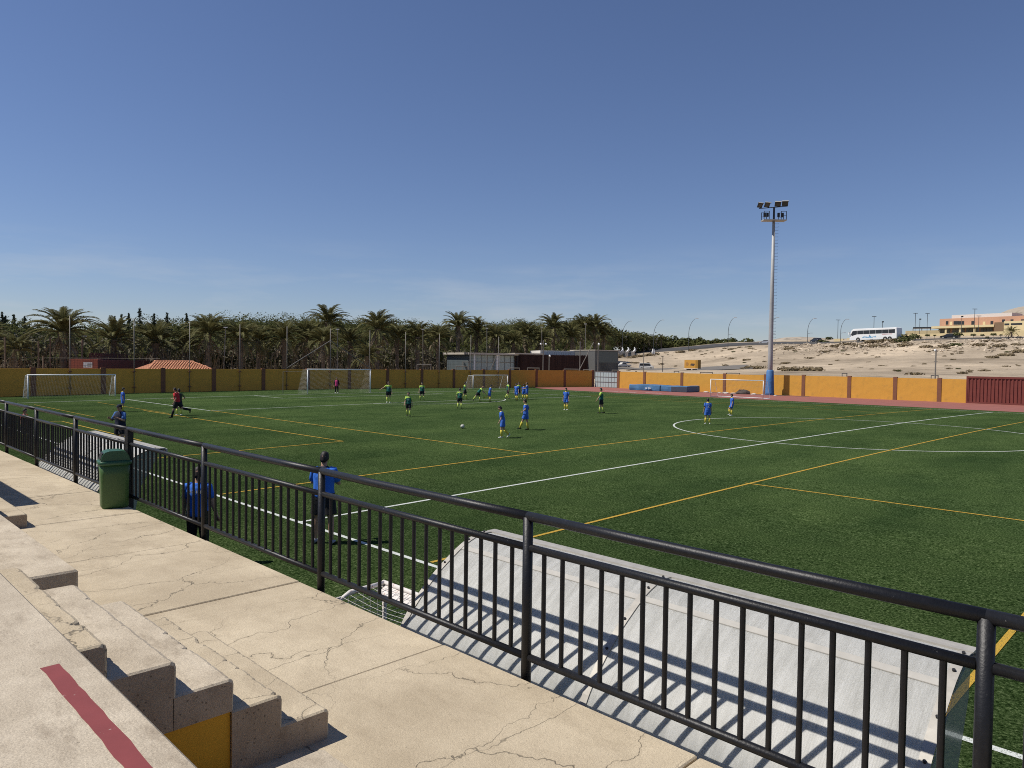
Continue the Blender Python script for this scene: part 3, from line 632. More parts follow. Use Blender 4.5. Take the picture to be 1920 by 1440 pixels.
# net posts on the left wall with brackets
pt = MB().tube([(0, 0, -0.2), (0, 0, 7.3)], 0.038, 8).mesh('pole', True); bk = MB().box((0, 0, 0), (0.16, 0.26, 0.09)).mesh('bracket')
py_ = [5.0, 10.57, 16.01, 21.26, 26.5, 31.91, 37.38, 42.85, 48.25, 53.77, 59.37, 64.7]
for i, y in enumerate(py_):
    t = thing('net_post', 'slim grey net post fixed to the shaded yellow wall, %s from the left' % ORD[max(i-1, 0)] if i > 0 else 'slim grey net post on the shaded wall beyond the left picture edge', 'post', (XW+0.22, y, 0), 0, 'net posts on the shaded wall')
    link('pole', pt, m_post, t)
    for z in (2.25, 0.75): link('bracket', bk, m_brown, t, loc=(0, 0, z))
t = thing('ball_net', 'fine dark ball-stop netting hung above the shaded yellow wall', 'net', (XW+0.22, 0, 0))
nb = MB()
for k in range(int(60/0.22)): nb.tube([(0, 5.0+k*0.22, 2.55), (0, 5.0+k*0.22, 5.6)], 0.006, 3, False)
for k in range(15): nb.tube([(0, 5.0, 2.6+k*0.215), (0, 65, 2.6+k*0.215)], 0.006, 3, False)
nb.build('netting', m_dnet, t)
for k, (a, b) in enumerate([((31.91, 2.7), (37.38, 5.9)), ((42.85, 2.7), (37.38, 5.9))]):
    tag(MB().tube([(XW+0.3, a[0], a[1]), (XW+0.3, b[0], b[1])], 0.045, 6).build('raking_strut', m_post), 'pale raking strut leaning %s to a net post above the main goal' % ('up from the left' if k == 0 else 'up from the right'), 'strut', 'struts on the net posts')
# gate
g0 = aty(1116, 715, 83.2); g1 = aty(1157, 715, 82.9)
t = thing('metal_gate', 'pale grey-blue metal gate in the far corner of the pitch', 'gate', (g0.x, g0.y, -0.15), math.atan2(g1.y-g0.y, g1.x-g0.x)); gw = (g1-g0).length
for k in range(4): MB().b2(gw*k/4+0.02, gw*(k+1)/4-0.02, -0.02, 0.02, 0.12, 2.55).build('leaf_panel', m_gate, t)
for k in range(9): MB().b2(gw*k/8-0.02, gw*k/8+0.02, -0.05, -0.021, 0.1, 2.6).build('stile', m_post, t)
for z in (0.14, 0.95, 1.75, 2.55): MB().b2(0, gw, -0.075, -0.051, z-0.025, z+0.025).build('cross_bar', m_post, t)
MB().b2(-0.2, gw+0.1, -0.6, 0.1, -0.05, 0.05).build('sill', m_whitep, t)

# ------------------------------------------------------------------ floodlight mast
t = thing('floodlight_mast', 'tall pale grey floodlight mast with blue padded foot', 'floodlight', (aty(1443, 735, 80.7).x, 80.7, -0.08))
MB().tube([(0, 0, 0), (0, 0, 5), (0, 0, 12), (0, 0, 22.1)], [0.34, 0.30, 0.245, 0.165], 16).build('pole', mat('mast_grey', (0.37, 0.37, 0.36), 0.55, 0.1, var=0.08, scale=1.5), t, True)
MB().tube([(0, 0, 22.1), (0, 0, 23.7)], [0.13, 0.12], 10).build('head_pole', m_dark, t)
rg = MB().tube([(0, 0, 0), (0.40, 0.0, 0), (0.40, 0, 0.10)], 0.014, 5).mesh('rung')
for k in range(46): link('rung', rg, m_dark, t, loc=(0.15, 0.1, 3.2+k*0.41), rot=(0, 0, R_(45)))
MB().tube([(0, 0, 0.0), (0, 0, 0.35), (0, 0, 1.6), (0, 0, 3.1), (0, 0, 3.22)], [0.62, 0.55, 0.50, 0.44, 0.36], 14).build('blue_padding', mat('blue_pad', (0.06, 0.17, 0.37), 0.6, var=0.2, scale=3, bump=0.6, bscale=3), t, True)
rz = R_(45)
MR = Matrix.Rotation(rz, 4, 'Z')
def mpart(mb, name, mt):
    o = mb.build(name, mt, t); o.rotation_euler = (0, 0, rz); return o
mpart(MB().b2(-1.45, 1.45, -0.55, 0.55, 22.0, 22.12), 'platform', m_alu)
for x in (-1.4, -0.75, 0.75, 1.4):
    for y in (-0.5, 0.5): mpart(MB().b2(x-0.03, x+0.03, y-0.03, y+0.03, 22.12, 23.15), 'guard_post', m_dark)
for z in (22.6, 23.13):
    for y in (-0.5, 0.5):
        for sx in (-1, 1): mpart(MB().b2(min(sx*.75, sx*1.4), max(sx*.75, sx*1.4), y-0.02, y+0.02, z-0.02, z+0.02), 'guard_rail', m_dark)
for x in (-1.2, -0.85, 0.55, 1.0): mpart(MB().b2(x-0.13, x+0.13, -0.2, 0.0, 22.5, 23.0), 'ballast_box', m_dark)
mpart(MB().tube([(-1.9, 0, 23.55), (0, 0, 23.72), (1.7, 0, 23.9)], 0.05, 6), 'cross_arm', m_dark)
for x, z, yaw in ((-1.75, 23.9, 25), (-0.85, 23.98, 20), (0.45, 24.08, -5), (1.35, 24.18, -10)):
    fl = link('floodlight', None, parent=t); fl.rotation_euler = (0, 0, rz)
    mm = Matrix.Rotation(R_(yaw), 3, 'Z') @ Matrix.Rotation(R_(28), 3, 'X'); p = MR @ Vector((x, -0.1, z))
    h = link('lamp_housing', MB().box((0, 0.09, 0), (0.74, 0.10, 0.60)).box((0, 0.02, 0.30), (0.76, 0.26, 0.05)).mesh('lamp_housing'), m_dark, fl, loc=(x, -0.1, z)); h.rotation_euler = mm.to_euler()
    g = link('lamp_glass', MB().box((0, 0.02, -0.02), (0.66, 0.03, 0.5)).mesh('lamp_glass'), mat('lamp_glass', (0.10, 0.085, 0.07), 0.15, var=0.2), fl, loc=(x, -0.1, z)); g.rotation_euler = mm.to_euler()
    tp_ = link('lamp_visor', MB().box((0, 0.03, 0.345), (0.78, 0.30, 0.03)).mesh('lamp_visor'), m_alu, fl, loc=(x, -0.1, z)); tp_.rotation_euler = mm.to_euler()

# ------------------------------------------------------------------ container
t = thing('shipping_container', 'dark red corrugated shipping container at the right edge', 'container', (aty(1811.5, 730, 82.2).x, 82.2, -0.08))
prof = []; x = 0.14; 
while x < 11.9:
    prof += [(x, 0.0), (x+0.10, 0.0), (x+0.16, 0.075), (x+0.27, 0.075)]; x += 0.335
v = [(px_, py_2+0.02, z) for z in (0.2, 2.72) for px_, py_2 in prof]; n = len(prof)
link('corrugated_side', raw_mesh('corrugated_side', v, [(i, i+1, n+i+1, n+i) for i in range(n-1)]), m_cont, t)
MB().b2(0, 12.1, 0.10, 2.4, 0.05, 2.74).build('body', m_cont, t)
for x in (0.0, 12.05): MB().b2(x, x+0.14, -0.015, 0.14, 0, 2.95).build('corner_post', m_cont, t)
MB().b2(0.141, 12.049, -0.01, 0.12, 2.72, 2.93).build('top_rail', m_cont, t); MB().b2(0.141, 12.049, -0.01, 0.12, 0.05, 0.2).build('bottom_rail', m_cont, t)

# ------------------------------------------------------------------ crash mats under tarpaulins
def crash_mat(label, x0, x1, y0, y1, h, seed, side):
    t = thing('crash_mat', label, 'mat', ((x0+x1)/2, (y0+y1)/2, -0.04)); hx = (x1-x0)/2; hy = (y1-y0)/2
    b = MB(); n = 26; rings = []
    for i in range(n+1):
        u = -1+2*i/n; x = u*hx; row = []
        for (yy, zz) in ((-1.02, 0.08), (-1.03, 0.45), (-1.0, 0.92), (-0.94, 1.0), (-0.5, 1.0), (0, 1.0), (0.5, 1.0), (0.95, 1.0), (1.0, 0.9), (1.02, 0.05)):
            q = noise.noise(Vector((x*0.9+seed, yy*1.7, zz*2)))*0.10
            row.append((x, yy*hy+(q if yy < -0.9 else 0), zz*h+(q if zz > 0.9 else 0)+0.03*math.sin(u*3+seed)))
        rings.append(row)
    b.rings(rings, True, True); b.build('tarpaulin', m_tarp, t, False)
    MB().b2(-hx*0.97, hx*0.97, -hy*0.95, hy*0.95, 0.0, h*0.8).build('foam_block', side, t)
    return t
t1 = crash_mat('blue tarpaulin covered high-jump mat with white print, left of the pair', -47.0, -41.9, 77.6, 80.6, 0.80, 1.3, mat('blue_mat', (0.03, 0.10, 0.32), 0.6))
t = crash_mat('blue covered high-jump mat with dark end, right of the pair', -41.7, -37.6, 77.6, 80.8, 0.78, 5.2, m_mat_side)
MB().b2(-0.35, 2.08, -1.72, -1.70, 0.05, 0.70).build('dark_flap', m_mat_side, t)
MB().box((0.45, -1.66, 0.36), (0.28, 0.02, 0.14)).box((0.95, -1.66, 0.40), (0.5, 0.02, 0.05)).box((1.0, -1.66, 0.30), (0.42, 0.02, 0.05)).box((0.9, -1.66, 0.49), (0.12, 0.02, 0.08)).build('printed_mark', m_whitep, t1)
# rubble and pale scraps by the small goal on the track
def rock(name, label, loc, r, seed, mt, flat=0.5, group=None):
    b = MB().ell((0, 0, 0), r, r*0.8, r*flat, 9, 6); o = b.build(name, mt, None, loc=loc)
    for vv in o.data.vertices: vv.co *= 1+0.35*noise.noise(vv.co*2.5/r+Vector((seed, 0, 0)))
    return tag(o, label, 'rock', group)
rock('rubble_pile', 'dark mound of rubble on the track behind the small goal', (-31.0, 80.3, 0.1), 1.0, 3, mat('dark_rock', (0.07, 0.055, 0.045), 0.95, var=0.3, scale=4), 0.45)
for k, (x, y, r) in enumerate(((-33.2, 79.8, .5), (-32.2, 80.0, .35), (-29.4, 80.1, .42), (-36.4, 80.4, .4), (-35.4, 80.0, .22), (-34.4, 80.5, .25), (-27.9, 79.6, .2), (-26.0, 79.0, .22))):
    rock('pale_rubble', 'pale flat scrap of rubble lying on the red track by the small goal', (x, y, 0.0), r, k, mat('pale_rock', (0.5, 0.46, 0.40), 0.9, var=0.2, scale=3), 0.3, 'pale rubble by the track goal')
dark_strip = tag(MB().b2(-38.5, -22.6, 80.6, 81.4, -0.10, -0.03).build('ground_strip', mat('strip_brown', (0.075, 0.065, 0.045), 0.95, var=0.3, scale=2)), kind='structure')  # thin dark strip on the ground in front of the wall
# ball
bm_ = bmesh.new(); bmesh.ops.create_icosphere(bm_, subdivisions=3, radius=0.11); me = bpy.data.meshes.new('football'); bm_.to_mesh(me); bm_.free()
me.polygons.foreach_set('use_smooth', [True]*len(me.polygons))
link('football', me, mat('ball_leather', (0.42, 0.42, 0.36), 0.5, var=0.5, scale=9, detail=1), None, 'pale football lying on the turf in front of the players', 'ball', loc=(-13.69, 16.83, crown(16.83)+0.112))
# flat white markers behind the goal line
for k, (px, py) in enumerate(((482, 738), (716, 735), (776, 733.5), (183, 751))):
    q = atz(px, py, -0.02); tag(MB().b2(q.x-0.2, q.x+0.2, q.y-0.35, q.y+0.35, -0.03, 0.10).build('sandbag', m_whitep), 'small white sandbag on the turf near the goal line, %s from the left' % ORD[[1, 2, 3, 0][k]], 'sandbag', 'white sandbags behind the goal line')
# ================================================================== TERRAIN beyond the walls
CTRL = []
for px, rows in {1130: [(697, 135), (690, 190), (676, 240), (663, 285), (656, 330)],
                 1200: [(697.5, 150), (694.5, 195), (691, 222), (672, 250), (661, 275), (655, 310)],
                 1280: [(699, 140), (695, 195), (691, 228), (668, 252), (656, 268), (649, 292)],
                 1360: [(701, 120), (693, 180), (670, 222), (655, 250), (648, 263), (643, 285)],
                 1430: [(703, 115), (691, 168), (668, 208), (652, 240), (644.5, 256), (640, 275)],
                 1500: [(704, 110), (692, 150), (665, 194), (650, 222), (642.5, 236), (638, 254)],
                 1560: [(705, 108), (692, 142), (668, 180), (650, 204), (641.5, 216), (637.5, 232)],
                 1640: [(706, 106), (692, 136), (664, 172), (648, 192), (640.0, 204), (635.5, 220)],
                 1700: [(707, 104), (690, 132), (662, 168), (645, 186), (637.0, 197), (632.0, 214)],
                 1780: [(709, 102), (690, 128), (664, 158), (646, 175), (633.5, 188), (630.5, 206)],
                 1860: [(711, 100), (690, 125), (662, 153), (645, 169), (633, 181), (630, 199)],
                 1940: [(713, 99), (692, 121), (660, 149), (645, 165), (632.5, 177), (629.5, 196)],
                 2150: [(715, 95), (680, 125), (630, 175)]}.items():
    for py, d in rows: CTRL.append(at(px, py, d))
for p in ((-56, 86, -0.1), (-30, 84.5, 0.2), (-6, 86, 0.3), (20, 86, 0.3), (60, 86, 0.5), (-64, 60, -0.1), (-64, 20, -0.1), (-64, -20, -0.1), (-90, 0, 0), (-90, 60, 0), (-110, 100, 0.5),
          (-85, 100, 0.3), (-75, 92, 0.1), (-140, 20, 0), (-140, 120, 1), (-200, 60, 2), (-200, 180, 4), (-130, 170, 2.5), (-180, 280, 9), (-110, 380, 13), (30, 320, 16), (100, 250, 16), (120, 150, 10), (-250, 300, 10), (-60, 420, 15), (-300, 20, 3)):
    CTRL.append(Vector(p))
cp = np.array([tuple(p) for p in CTRL]); D = np.linalg.norm(cp[:, None, :2]-cp[None, :, :2], axis=2)
nC = len(cp); A = np.zeros((nC+3, nC+3)); A[:nC, :nC] = D+np.eye(nC)*-1.2; A[:nC, nC] = 1; A[:nC, nC+1:] = cp[:, :2]/100; A[nC, :nC] = 1; A[nC+1:, :nC] = cp[:, :2].T/100
wts = np.linalg.solve(A, np.concatenate([cp[:, 2], np.zeros(3)]))
def hz_many(P):
    d = np.linalg.norm(P[:, None, :]-cp[None, :, :2], axis=2); return d@wts[:nC]+wts[nC]+(P/100)@wts[nC+1:]
def hz(x, y): return float(hz_many(np.array([[x, y]]))[0])
xs = np.arange(-300, 130, 2.5); ys = np.arange(-40, 421, 2.5)
gx, gy = np.meshgrid(xs, ys); P = np.stack([gx.ravel(), gy.ravel()], 1); Z = hz_many(P)
Z = Z + np.array([0.35*noise.noise(Vector((a*0.06, b*0.06, 0)))+0.18*noise.noise(Vector((a*0.21, b*0.21, 3))) for a, b in P])*np.clip((P[:, 1]-88)/40, 0, 1)
Zt = None
nx = len(xs); idx = np.arange(len(P)).reshape(gx.shape)
inside = (gx > -61.2) & (gy < 84.4)
F_ = []
for j in range(len(ys)-1):
    for i in range(nx-1):
        if inside[j, i] and inside[j+1, i+1] and inside[j, i+1] and inside[j+1, i]: continue
        F_.append((idx[j, i], idx[j, i+1], idx[j+1, i+1], idx[j+1, i]))
# road along the crest
near = [(1090, 668, 300), (1160, 664, 286), (1230, 660, 275), (1300, 653.5, 264), (1365, 648, 260), (1430, 645, 255), (1500, 643, 235), (1560, 641.5, 215), (1640, 640.0, 203), (1700, 637.5, 196), (1780, 634.5, 187), (1860, 633.5, 180), (1960, 632.5, 174), (2150, 629, 165)]
RW = 9.0
npts = [at(*q) for q in near]; rd = MB(); v = []; f = []; road_c = []
# refine
fine = []
for a, b in zip(npts[:-1], npts[1:]):
    for k in range(8): fine.append(a.lerp(b, k/8))
for _ in range(20): fine = [fine[0]]+[(fine[i-1]+fine[i]*2+fine[i+1])/4 for i in range(1, len(fine)-1)]+[fine[-1]]
for i, p in enumerate(fine):
    t_ = (fine[min(i+1, len(fine)-1)]-fine[max(i-1, 0)]); t_.z = 0; t_.normalize(); nrm = Vector((-t_.y, t_.x, 0))
    if nrm.dot(p-CAM) < 0: nrm = -nrm
    z = p.z+0.15; pxx = 960+FOC*(p-CAM).dot(RT)/(p-CAM).dot(FW); bank = float(np.interp(pxx, [1160, 1300, 1430, 1520], [1.7, 1.3, 0.9, 0.3]))
    v += [tuple(p+Vector((0, 0, -0.9))-nrm*0.6), (p.x, p.y, z), (p.x+nrm.x*RW, p.y+nrm.y*RW, z+bank), (p.x+nrm.x*(RW+1.5), p.y+nrm.y*(RW+1.5), z-1.5)]; road_c.append((Vector((p.x, p.y, z))+nrm*RW*0.35, t_, nrm))
for i in range(len(fine)-1):
    for k in range(3): f.append((4*i+k, 4*i+k+1, 4*i+5+k, 4*i+4+k))
link('road', raw_mesh('road', v, f), m_road, None, 'grey asphalt road along the crest of the sandy slope', kind='structure')
RC = np.array([(q[0].x+q[2].x*RW*.15, q[0].y+q[2].y*RW*.15, q[0].z) for q in road_c]); dd = np.linalg.norm(P[:, None, :]-RC[None, :, :2], axis=2); kk = dd.argmin(1); dm = dd.min(1)
Z = np.where(dm < 9.5, np.minimum(Z, RC[kk, 2]-0.35-0.5*np.clip((9.5-dm)/9.5, 0, 1)), Z)
# vertices that lie inside the ground of the stadium are kept low so that the terrain meets the walls from outside
ins = inside.ravel(); Z = np.where(ins, -0.6, Z)
me = raw_mesh('sand_slope', np.column_stack([P, Z]).tolist(), [tuple(int(k) for k in f) for f in F_]); me.polygons.foreach_set('use_smooth', [True]*len(me.polygons))
link('sandy_hillside', me, m_sand, None, 'dry sandy hillside rising behind the sunlit wall', kind='structure')

q0, q1, q2, q3 = at(1150, 697, 190), at(1420, 699.5, 168), at(1400, 694.5, 188), at(1150, 690.5, 232)
fc = []
for i in range(13):
    for j in range(7):
        a = q0.lerp(q1, i/12); b = q3.lerp(q2, i/12); p = a.lerp(b, j/6); fc.append((p.x, p.y, max(hz(p.x, p.y), p.z)+0.12))
link('forecourt', raw_mesh('forecourt', fc, [(i*7+j, i*7+j+1, i*7+8+j, i*7+7+j) for i in range(12) for j in range(6)]), mat('pale_asphalt', (0.16, 0.145, 0.125), 0.95, var=0.12, scale=0.4), None, 'pale parking ground at the foot of the slope', kind='structure')
# rocky hill far right and low far hills
def ridge(name, label, pts, depth, back, mt, rough):
    v = []; f = []; n = len(pts)
    for i, (px, py) in enumerate(pts):
        p = at(px, py, depth); b = at(px, 640, depth-back*0.9)
        for k in range(9):
            u = k/8; q = Vector((b.x, b.y, 0)).lerp(Vector((p.x, p.y, 0)), u); z = -2+(p.z+2)*(u**0.8)+rough*noise.noise(Vector((q.x*0.05, q.y*0.05, 1)))*(u if k < 8 else 0.3)
            v.append((q.x, q.y, z))
        e = at(px, py, depth+back); v.append((e.x, e.y, -2))
    for i in range(n-1):
        for k in range(9): f.append((i*10+k, i*10+10+k, i*10+11+k, i*10+1+k))
    me = raw_mesh(name, v, f); me.polygons.foreach_set('use_smooth', [True]*len(me.polygons))
    return link(name, me, mt, None, label, kind='structure')
m_hill = mat('stony_hill', (0.40, 0.335, 0.255), 0.95, var=0.25, scale=0.03, dirt=((0.16, 0.135, 0.095), 0.11, 0.50, 0.10, 0.8))
ridge('hill', 'stony pale hill behind the school roof', [(1700, 640), (1780, 615), (1830, 604), (1865, 592), (1890, 582), (1910, 577), (1935, 573), (1980, 568), (2060, 565), (2200, 580)], 560, 200, m_hill, 3)
ridge('hill', 'low far sandy rise behind the road', [(1380, 645), (1440, 638), (1470, 633), (1500, 631), (1530, 633), (1600, 637), (1700, 640)], 620, 160, m_hill, 1)

# ================================================================== BUILDINGS
m_redb = mat('red_plaster', (0.36, 0.115, 0.075), 0.85, var=0.08, scale=2); m_maroon = mat('maroon_cladding', (0.075, 0.022, 0.024), 0.7, var=0.12)
# red block with sign, behind the left wall
a = at(129, 673, 76); b = at(183, 673, 77); c = at(303, 674, 96)
t = thing('red_block', 'low red block with white sign behind the left wall', 'building', (a.x, a.y, -0.1), math.atan2(b.y-a.y, b.x-a.x)); w = (Vector((b.x-a.x, b.y-a.y, 0))).length
MB().b2(0, w, 0, 10, 0, a.z+0.1).build('wall', m_redb, t)
MB().b2(w*0.505, w*0.815, -0.06, -0.01, a.z-0.78, a.z-0.22).build('sign_board', m_whitep, t)
sg = MB()
for k in range(8): aa = PI+PI*k/8; sg.box((w*0.565+0.10*math.cos(aa), -0.07, a.z-0.52+0.13*math.sin(aa)), (0.05, 0.012, 0.06))
sg.build('sign_emblem', mat('sign_grey', (0.35, 0.36, 0.38), 0.6), t)
for r in range(2):
    k0 = 0
    for k in range(7 if r == 0 else 5): MB().box((w*0.655+k*0.075, -0.07, a.z-0.42-r*0.2), (0.05, 0.012, 0.09)).build('sign_letter', m_dark, t)
t2 = thing('maroon_annex', 'long dark maroon cladded block joining the red block', 'building', (b.x, b.y, -0.1), math.atan2(c.y-b.y, c.x-b.x)); w2_ = Vector((c.x-b.x, c.y-b.y, 0)).length
MB().b2(0.02, w2_, -0.1, 1.2, 0, a.z).build('wall', m_maroon, t2)
for k in range(26): MB().b2(0.6+k*w2_*0.021, 0.75+k*w2_*0.021, 1.0, 1.06, a.z, a.z+0.75).build('fence_slat', m_maroon, t2)
# tiled pavilion roof
p0 = at(278, 693, 77.5); p1 = at(400, 693, 82); r0 = at(308, 677.5, 79.5); r1 = at(377, 678, 83)
t = thing('tiled_roof_hut', 'hut with orange clay tile hipped roof behind the wall', 'building', (p0.x, p0.y, 0)); O = Vector((p0.x, p0.y, 0))
dirn = (p1-p0); dirn.z = 0; Lr = dirn.length; dirn.normalize(); nb_ = Vector((-dirn.y, dirn.x, 0)); nb_ = nb_ if nb_.dot(p0-CAM) > 0 else -nb_
ze = p0.z; zr = r0.z
def hut(u, w_, z): return dirn*u+nb_*w_+Vector((0, 0, z))
tile_m = mat('clay_tile', (0.52, 0.225, 0.12), 0.85, var=0.2, scale=1.2)
roofb = MB(); roofb.add([hut(0, 0, ze), hut(Lr, 0, ze), hut(Lr*0.78, 2.6, zr-0.05), hut(Lr*0.22, 2.6, zr-0.05), hut(Lr, 5.2, ze), hut(0, 5.2, ze)], [(0, 1, 2, 3), (1, 4, 2), (4, 5, 3, 2), (5, 0, 3)])
roof = roofb.build('roof', mat('clay_under', (0.36, 0.15, 0.08), 0.9, var=0.2), t)
MB().b2(0.4, 0.5, 0.4, 0.5, 0, 1).build('wall', m_redb, t) if False else None
MB().add([hut(0.4, 0.4, 0), hut(Lr-0.4, 0.4, 0), hut(Lr-0.4, 4.8, 0), hut(0.4, 4.8, 0), hut(0.4, 0.4, ze), hut(Lr-0.4, 0.4, ze), hut(Lr-0.4, 4.8, ze), hut(0.4, 4.8, ze)], [(0, 1, 5, 4), (1, 2, 6, 5), (2, 3, 7, 6), (3, 0, 4, 7)]).build('wall', m_redb, t)
tl = MB()
for k in range(7):
    aa = PI*k/6; tl.v.append((0.10*math.cos(aa), 0, 0.085*math.sin(aa)))
for k in range(7):
    aa = PI*k/6; tl.v.append((0.075*math.cos(aa), 0.50, 0.065*math.sin(aa)-0.01))
tl.f = [(k, k+1, 8+k, 7+k) for k in range(6)]; tlm = tl.mesh('roof_tile', True)
slope_len = math.hypot(2.6, zr-ze); sl_a = math.atan2(zr-ze, 2.6); rzt = math.atan2(dirn.y, dirn.x)
nrow = 7
for r in range(nrow):
    u0 = Lr*0.22*(r/nrow); u1 = Lr-Lr*0.22*(r/nrow); k = 0; x = u0+0.1
    while x < u1:
        p = hut(x, 2.6*r/nrow, ze+(zr-ze)*r/nrow+0.03)
        o = link('roof_tile', tlm, tile_m, roof, loc=p)
        o.rotation_euler = (Matrix.Rotation(rzt if dirn.cross(nb_).z > 0 else rzt+PI, 3, 'Z') @ Matrix.Rotation(sl_a, 3, 'X')).to_euler(); x += 0.29
MB().tube([hut(Lr*0.22, 2.6, zr+0.02), hut(Lr*0.78, 2.6, zr+0.02)], 0.11, 8).build('ridge_cap', tile_m, roof)
MB().tube([hut(0, 0, ze+0.02), hut(Lr*0.22, 2.6, zr+0.02)], 0.10, 8).build('hip_cap', tile_m, roof); MB().tube([hut(Lr, 0, ze+0.02), hut(Lr*0.78, 2.6, zr+0.02)], 0.10, 8).build('hip_cap', tile_m, roof)

# clubhouse: glazed pavilion, brown slatted volume, white roof, grey corrugated end
def frame_at(pa, pb):
    a = Vector((pa.x, pa.y, 0)); b = Vector((pb.x, pb.y, 0)); return a, math.atan2(b.y-a.y, b.x-a.x), (b-a).length
m_slat = mat('brown_slat', (0.040, 0.014, 0.010), 0.7, var=0.3, scale=3); m_conc = mat('pale_concrete', (0.52, 0.46, 0.38), 0.8, var=0.1)
pa, pb = at(880, 661, 122), at(968, 661.5, 127)
o, ang, w = frame_at(pa, pb); zt = pa.z
t = thing('glass_pavilion', 'flat-roofed glazed pavilion behind the wall by the far small goal', 'building', o, ang)
MB().b2(0, w, 0.2, 8, 0, zt-0.35).build('interior_core', mat('grey_interior', (0.10, 0.12, 0.125), 0.5, var=0.15), t)
MB().b2(-0.6, w+0.2, -0.8, 8.4, zt-0.32, zt).build('roof_slab', m_conc, t)
for k in range(8): MB().b2(w*k/8+0.04, w*(k+1)/8-0.04, 0.02, 0.06, 0.2, zt-0.4).build('window_pane', mat_pane('pav_glass', (0.40, 0.48, 0.47), 0.9) if k == 0 else MATS['pav_glass'], t)
for k in range(9): MB().b2(w*k/8-0.03, w*k/8+0.03, -0.04, 0.01, 0, zt-0.33).build('mullion', m_post, t)
for z in (zt*0.42, zt*0.70): MB().b2(0, w, -0.07, -0.045, z-0.04, z+0.04).build('transom', m_post, t)
MB().b2(w*0.54, w*0.60, -0.5, -0.1, 0, zt-0.33).build('column', m_whitep, t); MB().b2(w*0.06, w*0.09, -0.6, -0.4, 0, zt-0.33).build('column', m_whitep, t)
pa, pb = at(967, 662, 126), at(1112, 664, 130); o, ang, w = frame_at(pa, pb); zt = pa.z-0.2
t = thing('slatted_clubhouse', 'dark brown slatted clubhouse with rounded corner', 'building', o, ang)
MB().b2(0.3, w, 0.3, 7, 0, zt-0.1).build('core_wall', m_dark, t)
sm = MB().b2(-0.055, 0.055, -0.06, 0.06, 0.0, zt).mesh('wall_slat')
ns = int(w/0.16)
for k in range(ns):
    x = k*0.16; y = 0.9*(1-min(1, x/1.2))**2
    link('wall_slat', sm, m_slat, t, loc=(x, y+random.uniform(-.02, .02), random.uniform(-.05, .05)))
MB().b2(-0.2, w*0.36, -0.1, 6.5, zt, zt+0.22).build('roof_edge', m_conc, t)
pa, pb = at(1013, 657, 131), at(1117, 657, 134); o, ang, w = frame_at(pa, pb); zt = pa.z
t = thing('white_clad_roof', 'white panelled upper storey above the brown slats', 'building', o, ang)
MB().b2(0, w, 0, 6, 0, zt).build('core_wall', mat('white_clad', (0.66, 0.62, 0.56), 0.7, var=0.06), t)
for k in range(24): MB().b2(w*k/24+0.02, w*(k+1)/24-0.03, -0.06, -0.005, zt-0.75, zt-0.06).build('cladding_panel', MATS['white_clad'], t)
pa, pb = at(1116, 657, 128), at(1160, 657.5, 131); o, ang, w = frame_at(pa, pb); zt = pa.z; m_grey = mat('grey_corrugated', (0.125, 0.125, 0.12), 0.6, 0.2, var=0.1)
t = thing('grey_annex', 'grey corrugated metal annex with roller shutter behind the gate', 'building', o, ang)
MB().b2(0, w, 0.05, 7, 0, zt).build('wall', m_grey, t)
MB().b2(w*0.15, w*0.93, -0.02, 0.04, zt-2.1, zt-0.15).build('shutter', mat('shutter_green_grey', (0.10, 0.115, 0.108), 0.5, var=0.08), t)
for k in range(22): MB().b2(w*k/22+0.02, w*k/22+0.12, -0.03, 0.045, 0, zt-2.15).build('corrugation', m_grey, t)
MB().b2(-0.1, w+0.1, -0.15, 7.1, zt, zt+0.12).build('roof_edge', m_conc, t)
# camera / lamp poles in front of the clubhouse
def cam_pole(label, px, py_top, depth, kind):
    p = at(px, py_top, depth); t = thing('camera_pole', label, 'pole', (p.x, p.y, 0), 0, 'poles in front of the clubhouse')
    MB().tube([(0, 0, 0), (0, 0, p.z)], 0.075, 8).build('pole', m_post, t)
    if kind == 'cam':
        for s in (-1, 1):
            q = RT*s*0.42; MB().tube([(0, 0, p.z-0.55), (q.x, q.y, p.z-0.5)], 0.03, 6).build('arm', m_post, t)
            MB().ell((q.x, q.y, p.z-0.62), 0.16, 0.16, 0.18, 8, 6).build('camera_dome', m_whitep, t, True)
    elif kind == 'cross': MB().tube([tuple(Vector((0, 0, p.z-0.25))-RT*0.3), tuple(Vector((0, 0, p.z-0.25))+RT*0.3)], 0.03, 6).build('cross_arm', m_post, t)
    else: MB().ell((0.12, 0, p.z-0.3), 0.18, 0.18, 0.2, 8, 6).build('camera_dome', m_whitep, t, True)
cam_pole('pole with two white camera domes in front of the brown slats', 1019, 638, 119, 'cam'); cam_pole('thin pole with crossed top before the slatted clubhouse', 1088, 640, 121, 'cross')
cam_pole('pole with white dome before the grey annex', 1122, 642, 120, 'dome'); cam_pole('plain short pole right of the domed camera pole', 1030, 664, 121, 'none')
tag(MB().tube([at(1086, 694, 118.5), at(1113, 642, 119)], 0.06, 6).build('raking_strut', m_post), 'pale raking strut leaning across the slatted clubhouse', 'strut')
tag(MB().tube([at(920, 694, 116), at(931, 666, 116)], 0.06, 6).build('raking_strut', m_post), 'pale raking strut leaning across the glazed pavilion', 'strut')

